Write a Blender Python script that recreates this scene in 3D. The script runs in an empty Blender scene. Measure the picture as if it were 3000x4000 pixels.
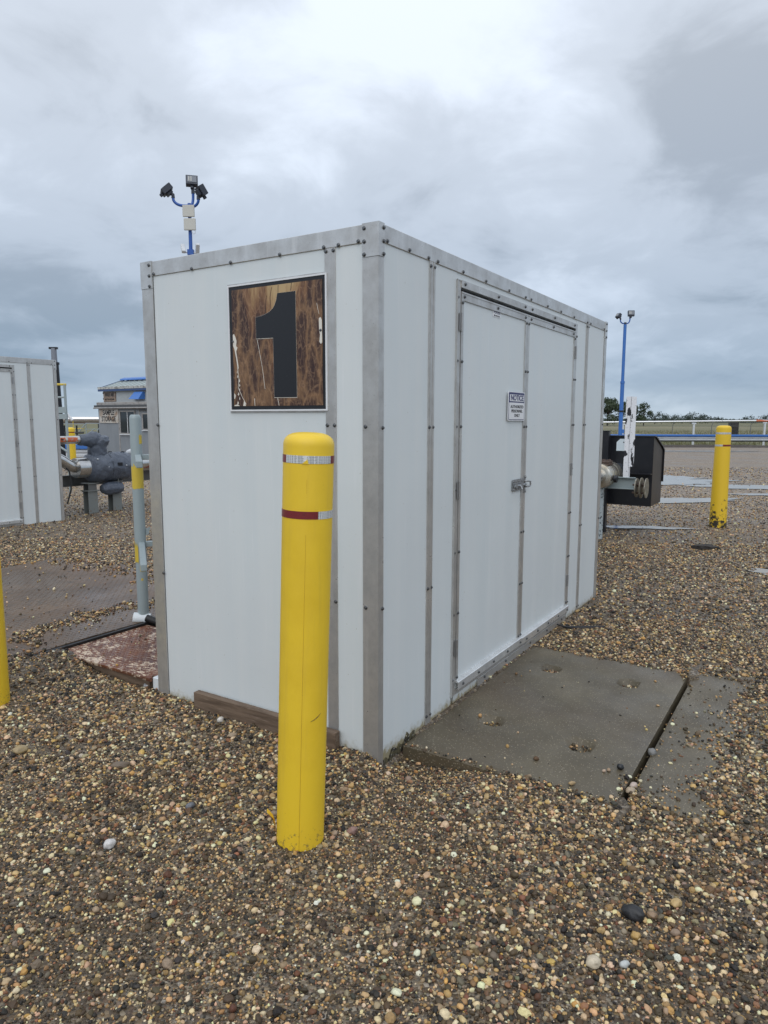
import bpy, bmesh, math, random
import numpy as np
from mathutils import Vector, Matrix, noise as mnoise
R = math.radians
random.seed(7); rng = np.random.default_rng(7)
S = bpy.context.scene
COL = S.collection

# ------------------------------------------------------------------ camera
cd = bpy.data.cameras.new('camera'); cam = bpy.data.objects.new('camera', cd); COL.objects.link(cam)
PITCH, ROLL, HC = 0.1308, 0.0021, 1.5958
fw = Vector((0, math.cos(PITCH), -math.sin(PITCH))); up = Vector((0, math.sin(PITCH), math.cos(PITCH))); rt = Vector((1, 0, 0))
r2 = rt*math.cos(ROLL)+up*math.sin(ROLL); u2 = up*math.cos(ROLL)-rt*math.sin(ROLL)
cam.matrix_world = Matrix(((r2.x, u2.x, -fw.x, 0), (r2.y, u2.y, -fw.y, 0), (r2.z, u2.z, -fw.z, HC), (0, 0, 0, 1)))
cd.sensor_fit = 'VERTICAL'; cd.sensor_height = 24.0; cd.lens = 2736.4/4000*24
cd.clip_start = 0.05; cd.clip_end = 6000
S.camera = cam

# ------------------------------------------------------------------ sky, sun, exposure
SUN_EL, SUN_AZ = R(48), R(188)          # azimuth clockwise from +Y: behind the camera
w = bpy.data.worlds.new('World'); S.world = w; w.use_nodes = True
nt = w.node_tree; nt.nodes.clear()
def N(t, typ, **kw):
    n = t.nodes.new(typ)
    for k, v in kw.items(): setattr(n, k, v)
    return n
def math_n(t, op, a, b=None, clamp=False):
    n = N(t, 'ShaderNodeMath', operation=op, use_clamp=clamp)
    for i, v in enumerate((a, b)):
        if v is None: continue
        if isinstance(v, (int, float)): n.inputs[i].default_value = v
        else: t.links.new(v, n.inputs[i])
    return n.outputs[0]
def mixc(t, f, a, b, mode='MIX'):
    n = N(t, 'ShaderNodeMix', data_type='RGBA', blend_type=mode)
    for i, v in ((0, f), (6, a), (7, b)):
        if isinstance(v, (int, float)): n.inputs[i].default_value = v
        elif isinstance(v, (tuple, list)): n.inputs[i].default_value = (*v[:3], 1)
        else: t.links.new(v, n.inputs[i])
    return n.outputs[2]
def ramp(t, f, stops, interp='LINEAR'):
    n = N(t, 'ShaderNodeValToRGB'); cr = n.color_ramp; cr.interpolation = interp
    while len(cr.elements) < len(stops): cr.elements.new(0.5)
    for e, (p, c) in zip(cr.elements, stops):
        e.position = p; e.color = (c, c, c, 1) if isinstance(c, (int, float)) else (*c[:3], 1)
    t.links.new(f, n.inputs[0]); return n.outputs[0]
def noise_n(t, vec, scale, detail=4, rough=.5, dist=0.0, out=0):
    n = N(t, 'ShaderNodeTexNoise'); n.inputs['Scale'].default_value = scale; n.inputs['Detail'].default_value = detail
    n.inputs['Roughness'].default_value = rough; n.inputs['Distortion'].default_value = dist
    if vec is not None: t.links.new(vec, n.inputs['Vector'])
    return n.outputs[out]
sky = N(nt, 'ShaderNodeTexSky', sky_type='NISHITA'); sky.sun_disc = False
sky.sun_elevation = SUN_EL; sky.sun_rotation = SUN_AZ
tc = N(nt, 'ShaderNodeTexCoord'); sep = N(nt, 'ShaderNodeSeparateXYZ'); nt.links.new(tc.outputs['Generated'], sep.inputs[0])
zc = math_n(nt, 'MAXIMUM', sep.outputs[2], 0.0)
den = math_n(nt, 'ADD', zc, 0.30)
px, py = math_n(nt, 'DIVIDE', sep.outputs[0], den), math_n(nt, 'DIVIDE', sep.outputs[1], den)
cmb = N(nt, 'ShaderNodeCombineXYZ'); nt.links.new(px, cmb.inputs[0]); nt.links.new(py, cmb.inputs[1]); cmb.inputs[2].default_value = 3.7
n1 = noise_n(nt, cmb.outputs[0], 1.25, 6, .50, .25)
n2 = noise_n(nt, cmb.outputs[0], 3.4, 7, .56, .45)
cl = math_n(nt, 'ADD', math_n(nt, 'MULTIPLY', n1, 0.60), math_n(nt, 'MULTIPLY', n2, 0.40))
def patch(d, width, amt):
    # a broad cloud bank or bright gap around one direction of the sky
    v = N(nt, 'ShaderNodeVectorMath', operation='DOT_PRODUCT'); v.inputs[1].default_value = Vector(d).normalized(); nt.links.new(tc.outputs['Generated'], v.inputs[0])
    e = math_n(nt, 'MULTIPLY', math_n(nt, 'SUBTRACT', v.outputs['Value'], 1.0), 1.0/(width*width))
    return math_n(nt, 'MULTIPLY', math_n(nt, 'POWER', 2.718, e), amt)
for d_, w_, a_ in (((.375, .845, .385), .085, -.20), ((-.365, .85, .375), .12, -.13), ((-.40, .91, .10), .12, -.06), ((.07, .93, .33), .12, -.05), ((.45, .88, .17), .13, -.05),
                   ((.06, .89, .43), .16, .09), ((.26, .93, .23), .10, .07), ((-.33, .88, .30), .10, .05), ((-.1, .93, .30), .12, .02)):
    cl = math_n(nt, 'ADD', cl, patch(d_, w_, a_))
cf = ramp(nt, cl, [(0.34, 0.0), (0.47, 0.45), (0.63, 1.0)], 'EASE')
bright = ramp(nt, zc, [(0.0, (.56, .66, .76)), (0.05, (.42, .52, .65)), (0.13, (.56, .65, .78)), (0.24, (.72, .81, .94)), (0.40, (.85, .93, 1.05)), (1.0, (1.02, 1.10, 1.22))])
dark = ramp(nt, zc, [(0.0, (.38, .48, .58)), (0.05, (.225, .315, .43)), (0.13, (.285, .36, .455)), (0.25, (.37, .43, .515)), (0.42, (.45, .50, .57)), (1.0, (.64, .69, .77))])
cloud = mixc(nt, cf, dark, bright)
cl10 = N(nt, 'ShaderNodeVectorMath', operation='SCALE'); cl10.inputs[3].default_value = 10.0; nt.links.new(cloud, cl10.inputs[0])
skym = mixc(nt, 0.94, sky.outputs[0], cl10.outputs[0])
bg = N(nt, 'ShaderNodeBackground'); bg.inputs[1].default_value = 0.1; nt.links.new(skym, bg.inputs[0])
wo = N(nt, 'ShaderNodeOutputWorld'); nt.links.new(bg.outputs[0], wo.inputs[0])
sl = bpy.data.lights.new('sun', 'SUN'); so = bpy.data.objects.new('sun', sl); COL.objects.link(so)
sl.energy = 1.0; sl.angle = R(70); sl.color = (1.0, .97, .93)
sd = Vector((math.sin(SUN_AZ)*math.cos(SUN_EL), math.cos(SUN_AZ)*math.cos(SUN_EL), math.sin(SUN_EL)))
so.rotation_euler = sd.to_track_quat('Z', 'Y').to_euler(); so.location = (0, -8, 20)
vs = S.view_settings; vs.view_transform = 'Standard'; vs.look = 'None'; vs.gamma = 1; vs.exposure = 0.13; vs.use_curve_mapping = False

# ------------------------------------------------------------------ frames
YAW = 1.0082
A0 = Vector((-0.0276, 3.1624, 0))
EX = Vector((math.cos(YAW), math.sin(YAW), 0)); EY = Vector((-math.sin(YAW), math.cos(YAW), 0))
def SW(t, s, z=0.0): return A0+EX*t+EY*s+Vector((0, 0, z))

# ------------------------------------------------------------------ materials
def mat(name, base, rough=.5, metal=0.0, spec=.5, var=None, bump=None, coords='Object', stretch=None, rvar=None, coat=0):
    """var: list of (scale, amount, colour) noise tints; bump: (scale, strength, distance)"""
    m = bpy.data.materials.new(name); m.use_nodes = True; t = m.node_tree
    b = t.nodes['Principled BSDF']
    b.inputs['Roughness'].default_value = rough; b.inputs['Metallic'].default_value = metal
    b.inputs['Specular IOR Level'].default_value = spec; b.inputs['Coat Weight'].default_value = coat
    tcn = N(t, 'ShaderNodeTexCoord'); vec = tcn.outputs[coords]
    if stretch:
        mp = N(t, 'ShaderNodeMapping'); mp.inputs['Scale'].default_value = stretch; t.links.new(vec, mp.inputs[0]); vec = mp.outputs[0]
    col = None
    c0 = (*base, 1)
    b.inputs['Base Color'].default_value = c0
    for (sc, lo, hi, c) in (var or []):
        f = ramp(t, noise_n(t, vec, sc, 6, .6), [(lo, 0.0), (hi, 1.0)])
        col = mixc(t, f, col if col is not None else base, c)
    if col is not None: t.links.new(col, b.inputs['Base Color'])
    if rvar:
        f = ramp(t, noise_n(t, vec, rvar[0], 5, .6), [(.3, rvar[1]), (.7, rvar[2])]); t.links.new(f, b.inputs['Roughness'])
    if bump:
        bn = N(t, 'ShaderNodeBump'); bn.inputs['Strength'].default_value = bump[1]; bn.inputs['Distance'].default_value = bump[2]
        t.links.new(noise_n(t, vec, bump[0], 5, .6), bn.inputs['Height']); t.links.new(bn.outputs[0], b.inputs['Normal'])
    return m

def panel_material():
    m = bpy.data.materials.new('white_panel'); m.use_nodes = True; t = m.node_tree; b = t.nodes['Principled BSDF']
    tcn = N(t, 'ShaderNodeTexCoord'); vec = tcn.outputs['Object']
    mp = N(t, 'ShaderNodeMapping'); mp.inputs['Scale'].default_value = (9, 9, .35); t.links.new(vec, mp.inputs[0])
    mp2 = N(t, 'ShaderNodeMapping'); mp2.inputs['Scale'].default_value = (34, 34, 1.6); t.links.new(vec, mp2.inputs[0])
    s1 = noise_n(t, mp.outputs[0], 1.0, 5, .6); s2 = noise_n(t, mp2.outputs[0], 1.0, 4, .6); big = noise_n(t, vec, 1.1, 3, .5)
    c = mixc(t, ramp(t, s1, [(.35, 0.), (.7, 1.)]), (.685, .74, .755), (.725, .765, .77))
    c = mixc(t, math_n(t, 'MULTIPLY', ramp(t, s2, [(.60, 0.), (.72, 1.)]), .32), c, (.83, .85, .87))
    c = mixc(t, math_n(t, 'MULTIPLY', ramp(t, big, [(.42, 0.), (.66, 1.)]), .35), c, (.655, .685, .70))
    se = N(t, 'ShaderNodeSeparateXYZ'); t.links.new(vec, se.inputs[0])
    # splashed dirt along the lowest few centimetres, ragged upper edge
    dn = noise_n(t, vec, 26, 6, .7)
    hz = math_n(t, 'SUBTRACT', se.outputs[2], math_n(t, 'MULTIPLY', dn, .13))
    df = ramp(t, math_n(t, 'MULTIPLY', math_n(t, 'ADD', hz, .075), 8, True), [(0.0, .9), (.14, .35), (.40, 0.)])
    c = mixc(t, df, c, (.30, .25, .13))
    speck = ramp(t, noise_n(t, vec, 55, 2, .5), [(.735, 0.), (.76, 1.)])
    c = mixc(t, math_n(t, 'MULTIPLY', speck, .45), c, (.32, .27, .2))
    t.links.new(c, b.inputs['Base Color'])
    t.links.new(ramp(t, s1, [(.3, .30), (.7, .46)]), b.inputs['Roughness'])
    b.inputs['Specular IOR Level'].default_value = .5
    bn = N(t, 'ShaderNodeBump'); bn.inputs['Strength'].default_value = .22; bn.inputs['Distance'].default_value = .02
    t.links.new(noise_n(t, vec, 2.2, 3, .5), bn.inputs['Height']); t.links.new(bn.outputs[0], b.inputs['Normal'])
    return m
def alu_material(name, base, rough=.42):
    m = bpy.data.materials.new(name); m.use_nodes = True; t = m.node_tree; b = t.nodes['Principled BSDF']
    tcn = N(t, 'ShaderNodeTexCoord'); vec = tcn.outputs['Object']
    mp = N(t, 'ShaderNodeMapping'); mp.inputs['Scale'].default_value = (14, 14, 1.2); t.links.new(vec, mp.inputs[0])
    a = noise_n(t, vec, 7, 5, .65); sp = noise_n(t, vec, 140, 3, .6); st = noise_n(t, mp.outputs[0], 1.0, 4, .6)
    dk = tuple(x*.72 for x in base); lt = tuple(min(1, x*1.15) for x in base)
    c = mixc(t, ramp(t, a, [(.35, 0.), (.7, 1.)]), base, dk)
    c = mixc(t, math_n(t, 'MULTIPLY', ramp(t, st, [(.55, 0.), (.72, 1.)]), .6), c, lt)
    c = mixc(t, ramp(t, sp, [(.66, 0.), (.74, .75)]), c, (.16, .14, .12))
    t.links.new(c, b.inputs['Base Color']); b.inputs['Metallic'].default_value = .62
    t.links.new(ramp(t, a, [(.3, rough-.08), (.7, rough+.16)]), b.inputs['Roughness'])
    bn = N(t, 'ShaderNodeBump'); bn.inputs['Strength'].default_value = .15; bn.inputs['Distance'].default_value = .003
    t.links.new(sp, bn.inputs['Height']); t.links.new(bn.outputs[0], b.inputs['Normal'])
    return m
def sign_material():
    m = bpy.data.materials.new('weathered_sign_face'); m.use_nodes = True; t = m.node_tree; b = t.nodes['Principled BSDF']
    tcn = N(t, 'ShaderNodeTexCoord'); vec = tcn.outputs['Object']
    mp = N(t, 'ShaderNodeMapping'); mp.inputs['Scale'].default_value = (1, 1, .26); t.links.new(vec, mp.inputs[0])
    warp = N(t, 'ShaderNodeVectorMath', operation='ADD'); t.links.new(mp.outputs[0], warp.inputs[0])
    nw = N(t, 'ShaderNodeVectorMath', operation='SCALE'); nw.inputs[3].default_value = .045
    t.links.new(noise_n(t, vec, 9, 4, .6, out=1), nw.inputs[0]); t.links.new(nw.outputs[0], warp.inputs[1])
    v = N(t, 'ShaderNodeTexVoronoi', feature='DISTANCE_TO_EDGE'); v.inputs['Scale'].default_value = 15; t.links.new(warp.outputs[0], v.inputs['Vector'])
    big = noise_n(t, mp.outputs[0], 5.0, 5, .62, .4); fine = noise_n(t, vec, 60, 5, .7); fine2 = noise_n(t, mp.outputs[0], 30, 5, .7, .8)
    # browner towards the lower part and the sides (how the board has weathered)
    se = N(t, 'ShaderNodeSeparateXYZ'); t.links.new(vec, se.inputs[0])
    low = math_n(t, 'MULTIPLY', math_n(t, 'SUBTRACT', 2.16, se.outputs[2]), .56)
    side = math_n(t, 'MULTIPLY', math_n(t, 'ABSOLUTE', math_n(t, 'SUBTRACT', se.outputs[1], .565)), .95)
    bsum = math_n(t, 'ADD', math_n(t, 'ADD', big, low), side)
    vein = ramp(t, v.outputs['Distance'], [(0.0, 1.), (.05, .65), (.13, .18), (.28, 0.)])
    f = math_n(t, 'ADD', bsum, math_n(t, 'MULTIPLY', math_n(t, 'SUBTRACT', fine2, .5), .30))
    c = ramp(t, f, [(.44, (.52, .37, .185)), (.54, (.36, .22, .10)), (.62, (.16, .070, .033)), (.71, (.042, .016, .013))])
    c = mixc(t, math_n(t, 'MULTIPLY', math_n(t, 'MULTIPLY', vein, ramp(t, f, [(.50, 0.), (.66, 1.)])), math_n(t, 'ADD', .12, math_n(t, 'MULTIPLY', fine2, .80)), True), c, (.40, .225, .105))
    c = mixc(t, math_n(t, 'MULTIPLY', ramp(t, fine, [(.5, 0.), (.72, 1.)]), .28), c, (.42, .27, .15))
    mc = N(t, 'ShaderNodeTexVoronoi', feature='DISTANCE_TO_EDGE'); mc.inputs['Scale'].default_value = 40
    t.links.new(warp.outputs[0], mc.inputs['Vector'])
    c = mixc(t, math_n(t, 'MULTIPLY', ramp(t, mc.outputs['Distance'], [(0., 1.), (.08, 0.)]), .30), c, (.50, .31, .18))
    t.links.new(c, b.inputs['Base Color']); b.inputs['Roughness'].default_value = .42
    bn = N(t, 'ShaderNodeBump'); bn.inputs['Strength'].default_value = .3; bn.inputs['Distance'].default_value = .002
    t.links.new(fine2, bn.inputs['Height']); t.links.new(bn.outputs[0], b.inputs['Normal'])
    return m
PEB = [(.54, .41, .25), (.68, .57, .41), (.76, .67, .53), (.44, .31, .17), (.31, .205, .11), (.145, .100, .062), (.080, .062, .046), (.026, .026, .028), (.052, .054, .056),
       (.165, .152, .132), (.28, .25, .205), (.155, .075, .05), (.28, .155, .10), (.50, .34, .14), (.50, .36, .27), (.016, .016, .018), (.095, .074, .052), (.37, .31, .23), (.80, .75, .66)]
PEBW = [8, 8, 6, 6.5, 7, 11, 12, 9, 7, 7, 6, 4, 2.5, 3.2, 2.8, 8, 11, 7, 1.6]
def ground_material(name='gravel_ground'):
    m = bpy.data.materials.new(name); m.use_nodes = True; t = m.node_tree; b = t.nodes['Principled BSDF']
    g = N(t, 'ShaderNodeNewGeometry'); vec = g.outputs['Position']
    def peb(scale):
        v = N(t, 'ShaderNodeTexVoronoi'); v.inputs['Scale'].default_value = scale; v.inputs['Randomness'].default_value = 1.0; t.links.new(vec, v.inputs['Vector'])
        sr = N(t, 'ShaderNodeSeparateColor'); t.links.new(v.outputs['Color'], sr.inputs[0])
        tot = sum(PEBW); acc = 0; stops = []
        order = list(range(len(PEB)))
        for i in order[:]:
            stops.append((acc/tot, PEB[i])); acc += PEBW[i]
        return ramp(t, sr.outputs[0], stops, 'CONSTANT'), v.outputs['Distance']
    c1, d1 = peb(75); c2, d2 = peb(150); c3, d3 = peb(24)
    mixf = ramp(t, noise_n(t, vec, 9, 4, .6), [(.42, 0.), (.58, 1.)])
    c = mixc(t, mixf, c1, c2)
    dd = N(t, 'ShaderNodeMix', data_type='FLOAT'); t.links.new(mixf, dd.inputs[0]); t.links.new(d1, dd.inputs[2]); t.links.new(d2, dd.inputs[3])
    dirt = noise_n(t, vec, 1.3, 5, .6)
    sand = mixc(t, ramp(t, noise_n(t, vec, 220, 3, .7), [(.3, 0.), (.7, 1.)]), (.030, .021, .011), (.105, .072, .038))
    c = mixc(t, ramp(t, dirt, [(.38, .45), (.62, .80)]), c, sand)
    sepp = N(t, 'ShaderNodeSeparateXYZ'); t.links.new(vec, sepp.inputs[0])
    far_sheen = ramp(t, math_n(t, 'DIVIDE', math_n(t, 'ADD', sepp.outputs[1], math_n(t, 'MULTIPLY', noise_n(t, vec, .5, 4, .6), 4.0)), 20.0, True), [(.45, 0.), (.80, 1.)])
    c = mixc(t, math_n(t, 'MULTIPLY', far_sheen, .75), c, mixc(t, .38, mixc(t, noise_n(t, vec, 11, 6, .8), (.14, .10, .07), (.43, .335, .25)), c3))   # finer stone further out, its pale tone the wet sky sheen put into colour
    wet = ramp(t, noise_n(t, vec, .55, 4, .6), [(.40, 0.), (.62, 1.)])
    c = mixc(t, math_n(t, 'MULTIPLY', wet, .32), c, (.05, .039, .028))
    t.links.new(c, b.inputs['Base Color'])
    t.links.new(ramp(t, wet, [(0., .62), (1., .42)]), b.inputs['Roughness']); b.inputs['Specular IOR Level'].default_value = .5
    bn = N(t, 'ShaderNodeBump', invert=True); bn.inputs['Strength'].default_value = .75; bn.inputs['Distance'].default_value = .008
    t.links.new(dd.outputs[0], bn.inputs['Height']); t.links.new(bn.outputs[0], b.inputs['Normal'])
    return m
def pebble_material():
    m = bpy.data.materials.new('pebble'); m.use_nodes = True; t = m.node_tree; b = t.nodes['Principled BSDF']
    at = N(t, 'ShaderNodeAttribute', attribute_type='INSTANCER', attribute_name='pcol')
    tcn = N(t, 'ShaderNodeTexCoord')
    ad = N(t, 'ShaderNodeVectorMath', operation='ADD'); t.links.new(tcn.outputs['Object'], ad.inputs[0])
    oi = N(t, 'ShaderNodeNewGeometry'); sc = N(t, 'ShaderNodeVectorMath', operation='SCALE'); sc.inputs[3].default_value = 40.; t.links.new(oi.outputs['Position'], sc.inputs[0])
    n = noise_n(t, sc.outputs[0], 3.0, 4, .7)
    c = mixc(t, ramp(t, n, [(.35, .0), (.65, .34)]), at.outputs['Color'], (.09, .075, .06))
    t.links.new(c, b.inputs['Base Color']); b.inputs['Roughness'].default_value = .45; b.inputs['Specular IOR Level'].default_value = .24
    return m

M = {}
M['panel'] = panel_material()
M['alu'] = alu_material('aluminium_trim', (.645, .645, .635), .33)
M['alu_dark'] = alu_material('weathered_aluminium', (.60, .59, .57), .33)
M['alu_bright'] = alu_material('bright_aluminium', (.78, .79, .79), .30)
M['steel'] = mat('zinc_screw', (.15, .155, .16), .34, .85)
M['hinge'] = mat('zinc_hinge', (.42, .42, .42), .38, .8)
M['latch'] = mat('galvanised_latch', (.38, .39, .40), .40, .85, var=[(60, .55, .75, (.13, .09, .06))])
M['dark'] = mat('dark_gap', (.015, .015, .016), .8)
M['sign'] = sign_material()
M['signblack'] = mat('black_vinyl', (.012, .013, .017), .38, var=[(90, .6, .8, (.03, .031, .036))])
M['whiteplate'] = mat('white_sign_plate', (.80, .81, .83), .35)
M['flake'] = mat('bare_white_board', (.78, .74, .66), .6)
M['navy'] = mat('navy_print', (.022, .024, .12), .4)
def clean_yellow():
    m = mat('yellow_sleeve', (.88, .60, .035), .42, bump=(260, .12, .001)); t = m.node_tree; b = t.nodes['Principled BSDF']
    tcn = N(t, 'ShaderNodeTexCoord'); vec = tcn.outputs['Object']; se = N(t, 'ShaderNodeSeparateXYZ'); t.links.new(vec, se.inputs[0])
    c = mixc(t, ramp(t, noise_n(t, vec, 5, 5, .6), [(.42, 0.), (.72, 1.)]), (.88, .60, .035), (.81, .54, .03))
    mpz = N(t, 'ShaderNodeMapping'); mpz.inputs['Scale'].default_value = (26, 26, 2.2); t.links.new(vec, mpz.inputs[0])
    c = mixc(t, math_n(t, 'MULTIPLY', ramp(t, noise_n(t, mpz.outputs[0], 1, 4, .6), [(.56, 0.), (.72, 1.)]), .22), c, (.62, .42, .06))
    c = mixc(t, ramp(t, noise_n(t, vec, 160, 5, .6), [(.69, 0.), (.78, .8)]), c, (.42, .28, .03))
    f = math_n(t, 'MULTIPLY', math_n(t, 'SUBTRACT', noise_n(t, vec, 48, 6, .75), math_n(t, 'ADD', .50, math_n(t, 'MULTIPLY', se.outputs[2], 1.1))), 14, True)
    c = mixc(t, math_n(t, 'MULTIPLY', f, .75), c, (.20, .14, .06))
    t.links.new(c, b.inputs['Base Color']); t.links.new(ramp(t, noise_n(t, vec, 9, 4, .6), [(.35, .34), (.68, .52)]), b.inputs['Roughness']); return m
M['yellow'] = clean_yellow()
def scuff_yellow():
    m = mat('scuffed_yellow_sleeve', (.80, .53, .028), .46); t = m.node_tree; b = t.nodes['Principled BSDF']
    tcn = N(t, 'ShaderNodeTexCoord'); vec = tcn.outputs['Object']; se = N(t, 'ShaderNodeSeparateXYZ'); t.links.new(vec, se.inputs[0])
    n = noise_n(t, vec, 16, 6, .75); th = math_n(t, 'ADD', .43, math_n(t, 'MULTIPLY', se.outputs[2], .42))
    f = math_n(t, 'MULTIPLY', math_n(t, 'SUBTRACT', n, th), 22, True)
    c = mixc(t, f, (.80, .53, .028), (.035, .032, .025)); c = mixc(t, ramp(t, noise_n(t, vec, 90, 4, .6), [(.68, 0.), (.76, .7)]), c, (.14, .10, .03))
    t.links.new(c, b.inputs['Base Color']); return m
M['yellow_scuffed'] = scuff_yellow()
M['tape_red'] = mat('red_reflective_tape', (.20, .025, .03), .30, var=[(170, .5, .7, (.13, .02, .025))])
def hex_tape():
    m = mat('white_reflective_tape', (.55, .57, .57), .28); t = m.node_tree; b = t.nodes['Principled BSDF']
    tcn = N(t, 'ShaderNodeTexCoord'); v = N(t, 'ShaderNodeTexVoronoi', feature='DISTANCE_TO_EDGE'); v.inputs['Scale'].default_value = 190; v.inputs['Randomness'].default_value = .15
    t.links.new(tcn.outputs['Object'], v.inputs['Vector'])
    t.links.new(ramp(t, v.outputs['Distance'], [(.04, (.78, .80, .80)), (.16, (.30, .32, .33))]), b.inputs['Base Color']); return m
M['tape_white'] = hex_tape()
M['wood'] = mat('weathered_wood', (.18, .125, .085), .7, var=[(3, .40, .62, (.105, .07, .046)), (9, .55, .75, (.26, .19, .14))], stretch=(14, 1.3, 14), bump=(6, .5, .006))
def concrete():
    m = mat('wet_concrete', (.16, .148, .12), .45); t = m.node_tree; b = t.nodes['Principled BSDF']
    tcn = N(t, 'ShaderNodeTexCoord'); vec = tcn.outputs['Object']
    c = mixc(t, ramp(t, noise_n(t, vec, 2.4, 5, .6), [(.36, 0.), (.64, 1.)]), (.140, .117, .077), (.086, .070, .044))
    c = mixc(t, math_n(t, 'MULTIPLY', ramp(t, noise_n(t, vec, 1.3, 4, .5), [(.5, 0.), (.68, 1.)]), .5), c, (.108, .078, .050))
    v = N(t, 'ShaderNodeTexVoronoi'); v.inputs['Scale'].default_value = 105; t.links.new(vec, v.inputs['Vector'])
    sr = N(t, 'ShaderNodeSeparateColor'); t.links.new(v.outputs['Color'], sr.inputs[0])
    spot = math_n(t, 'MULTIPLY', ramp(t, v.outputs['Distance'], [(.22, 1.), (.34, 0.)]), ramp(t, sr.outputs[0], [(.48, 0.), (.52, 1.)]))
    sc = ramp(t, sr.outputs[1], [(0., (.42, .36, .26)), (.4, (.30, .24, .17)), (.7, (.08, .075, .07)), (1., (.5, .45, .38))], 'CONSTANT')
    c = mixc(t, math_n(t, 'MULTIPLY', spot, .7), c, sc)
    t.links.new(c, b.inputs['Base Color'])
    t.links.new(ramp(t, noise_n(t, vec, 3.1, 4, .5), [(.35, .30), (.65, .55)]), b.inputs['Roughness'])
    mp = N(t, 'ShaderNodeMapping'); mp.inputs['Scale'].default_value = (8, 120, 8); mp.inputs['Rotation'].default_value = (0, 0, R(4)); t.links.new(vec, mp.inputs[0])
    h = math_n(t, 'ADD', math_n(t, 'MULTIPLY', noise_n(t, mp.outputs[0], 1., 3, .6), .5), noise_n(t, vec, 130, 4, .7))
    bn = N(t, 'ShaderNodeBump'); bn.inputs['Strength'].default_value = .5; bn.inputs['Distance'].default_value = .003
    t.links.new(h, bn.inputs['Height']); t.links.new(bn.outputs[0], b.inputs['Normal']); return m
M['concrete'] = concrete()
M['plate'] = mat('wet_dark_steel', (.105, .066, .040), .45, .0, .34, var=[(1.6, .42, .62, (.155, .098, .058)), (14, .5, .72, (.07, .048, .033))], rvar=(1.7, .12, .42), bump=(40, .2, .002))
def rusty():
    m = mat('rusty_painted_plate', (.1, .05, .03), .5); t = m.node_tree; b = t.nodes['Principled BSDF']
    tcn = N(t, 'ShaderNodeTexCoord'); vec = tcn.outputs['Object']
    mpr = N(t, 'ShaderNodeMapping'); mpr.inputs['Scale'].default_value = (58, 26, 10); mpr.inputs['Rotation'].default_value = (0, 0, R(35)); t.links.new(vec, mpr.inputs[0])
    c = mixc(t, ramp(t, noise_n(t, vec, 5, 6, .65), [(.38, 0.), (.62, 1.)]), (.105, .042, .03), (.20, .078, .038))
    c = mixc(t, ramp(t, math_n(t, 'ADD', math_n(t, 'MULTIPLY', noise_n(t, mpr.outputs[0], 1., 5, .7), .6), math_n(t, 'MULTIPLY', noise_n(t, vec, 4.5, 4, .6), .4)), [(.515, 0.), (.575, 1.)]), c, (.66, .53, .40))
    c = mixc(t, ramp(t, noise_n(t, vec, 30, 5, .7), [(.56, 0.), (.66, .9)]), c, (.17, .065, .025))
    t.links.new(c, b.inputs['Base Color']); t.links.new(ramp(t, noise_n(t, vec, 7, 4, .6), [(.35, .25), (.65, .55)]), b.inputs['Roughness']); return m
M['rust'] = rusty()
M['bluegrey'] = mat('pale_blue_grey_paint', (.33, .39, .40), .38, var=[(14, .62, .78, (.24, .28, .29))], bump=(60, .1, .002))
M['yellowpaint'] = mat('chipped_yellow_paint', (.68, .50, .06), .45, var=[(30, .66, .76, (.36, .30, .12))])
M['whitecap'] = mat('white_sealant', (.72, .76, .78), .4)
M['jacket'] = mat('grey_blue_jacket', (.092, .11, .145), .38, var=[(6, .4, .7, (.125, .145, .18))], bump=(11, .8, .04))
M['clad'] = mat('polished_cladding', (.62, .62, .61), .20, .95, var=[(5, .5, .75, (.45, .43, .41))], bump=(5, .25, .01))
M['cladwhite'] = mat('stained_cladding', (.60, .58, .52), .27, .8, var=[(6, .45, .7, (.42, .36, .27))], bump=(5, .25, .01))
M['orangeband'] = mat('faded_orange_label', (.62, .14, .05), .5, var=[(22, .58, .64, (.5, .45, .4))])
M['orange'] = mat('orange_red_fabric', (.42, .06, .025), .55, bump=(30, .4, .01))
M['supp'] = mat('grey_support_steel', (.23, .245, .235), .5, .1, var=[(22, .6, .72, (.21, .12, .06))])
M['supp_dark'] = mat('grey_beam_steel', (.165, .165, .16), .5, .2)
M['black'] = mat('black_paint', (.011, .012, .016), .34, var=[(6, .5, .75, (.02, .02, .024))])
M['black_brown'] = mat('dull_black_side', (.018, .016, .017), .38, var=[(5, .45, .7, (.04, .03, .029))])
def chipped_white():
    m = mat('chipped_white_paint', (.78, .79, .81), .4); t = m.node_tree; b = t.nodes['Principled BSDF']
    tcn = N(t, 'ShaderNodeTexCoord'); vec = tcn.outputs['Object']
    mp = N(t, 'ShaderNodeMapping'); mp.inputs['Scale'].default_value = (1, 1, .45); t.links.new(vec, mp.inputs[0])
    f = ramp(t, noise_n(t, mp.outputs[0], 11, 4, .55), [(.565, 0.), (.585, 1.)])
    f2 = ramp(t, noise_n(t, vec, 60, 3, .5), [(.66, 0.), (.68, 1.)])
    c = mixc(t, f, (.80, .81, .84), (.02, .02, .024)); c = mixc(t, math_n(t, 'MULTIPLY', f2, .8), c, (.03, .03, .03))
    t.links.new(c, b.inputs['Base Color']); return m
M['chipwhite'] = chipped_white()
M['legwhite'] = mat('flaking_grey_leg', (.44, .50, .52), .45, var=[(26, .56, .60, (.02, .03, .035))])
M['brownflange'] = mat('rusty_flange', (.10, .065, .05), .6, var=[(20, .5, .7, (.06, .04, .032))])
M['disc'] = mat('weathered_disc', (.20, .18, .14), .5, .4, var=[(20, .5, .65, (.36, .34, .29))])
M['blue'] = mat('blue_paint', (.025, .105, .40), .35)
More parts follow.
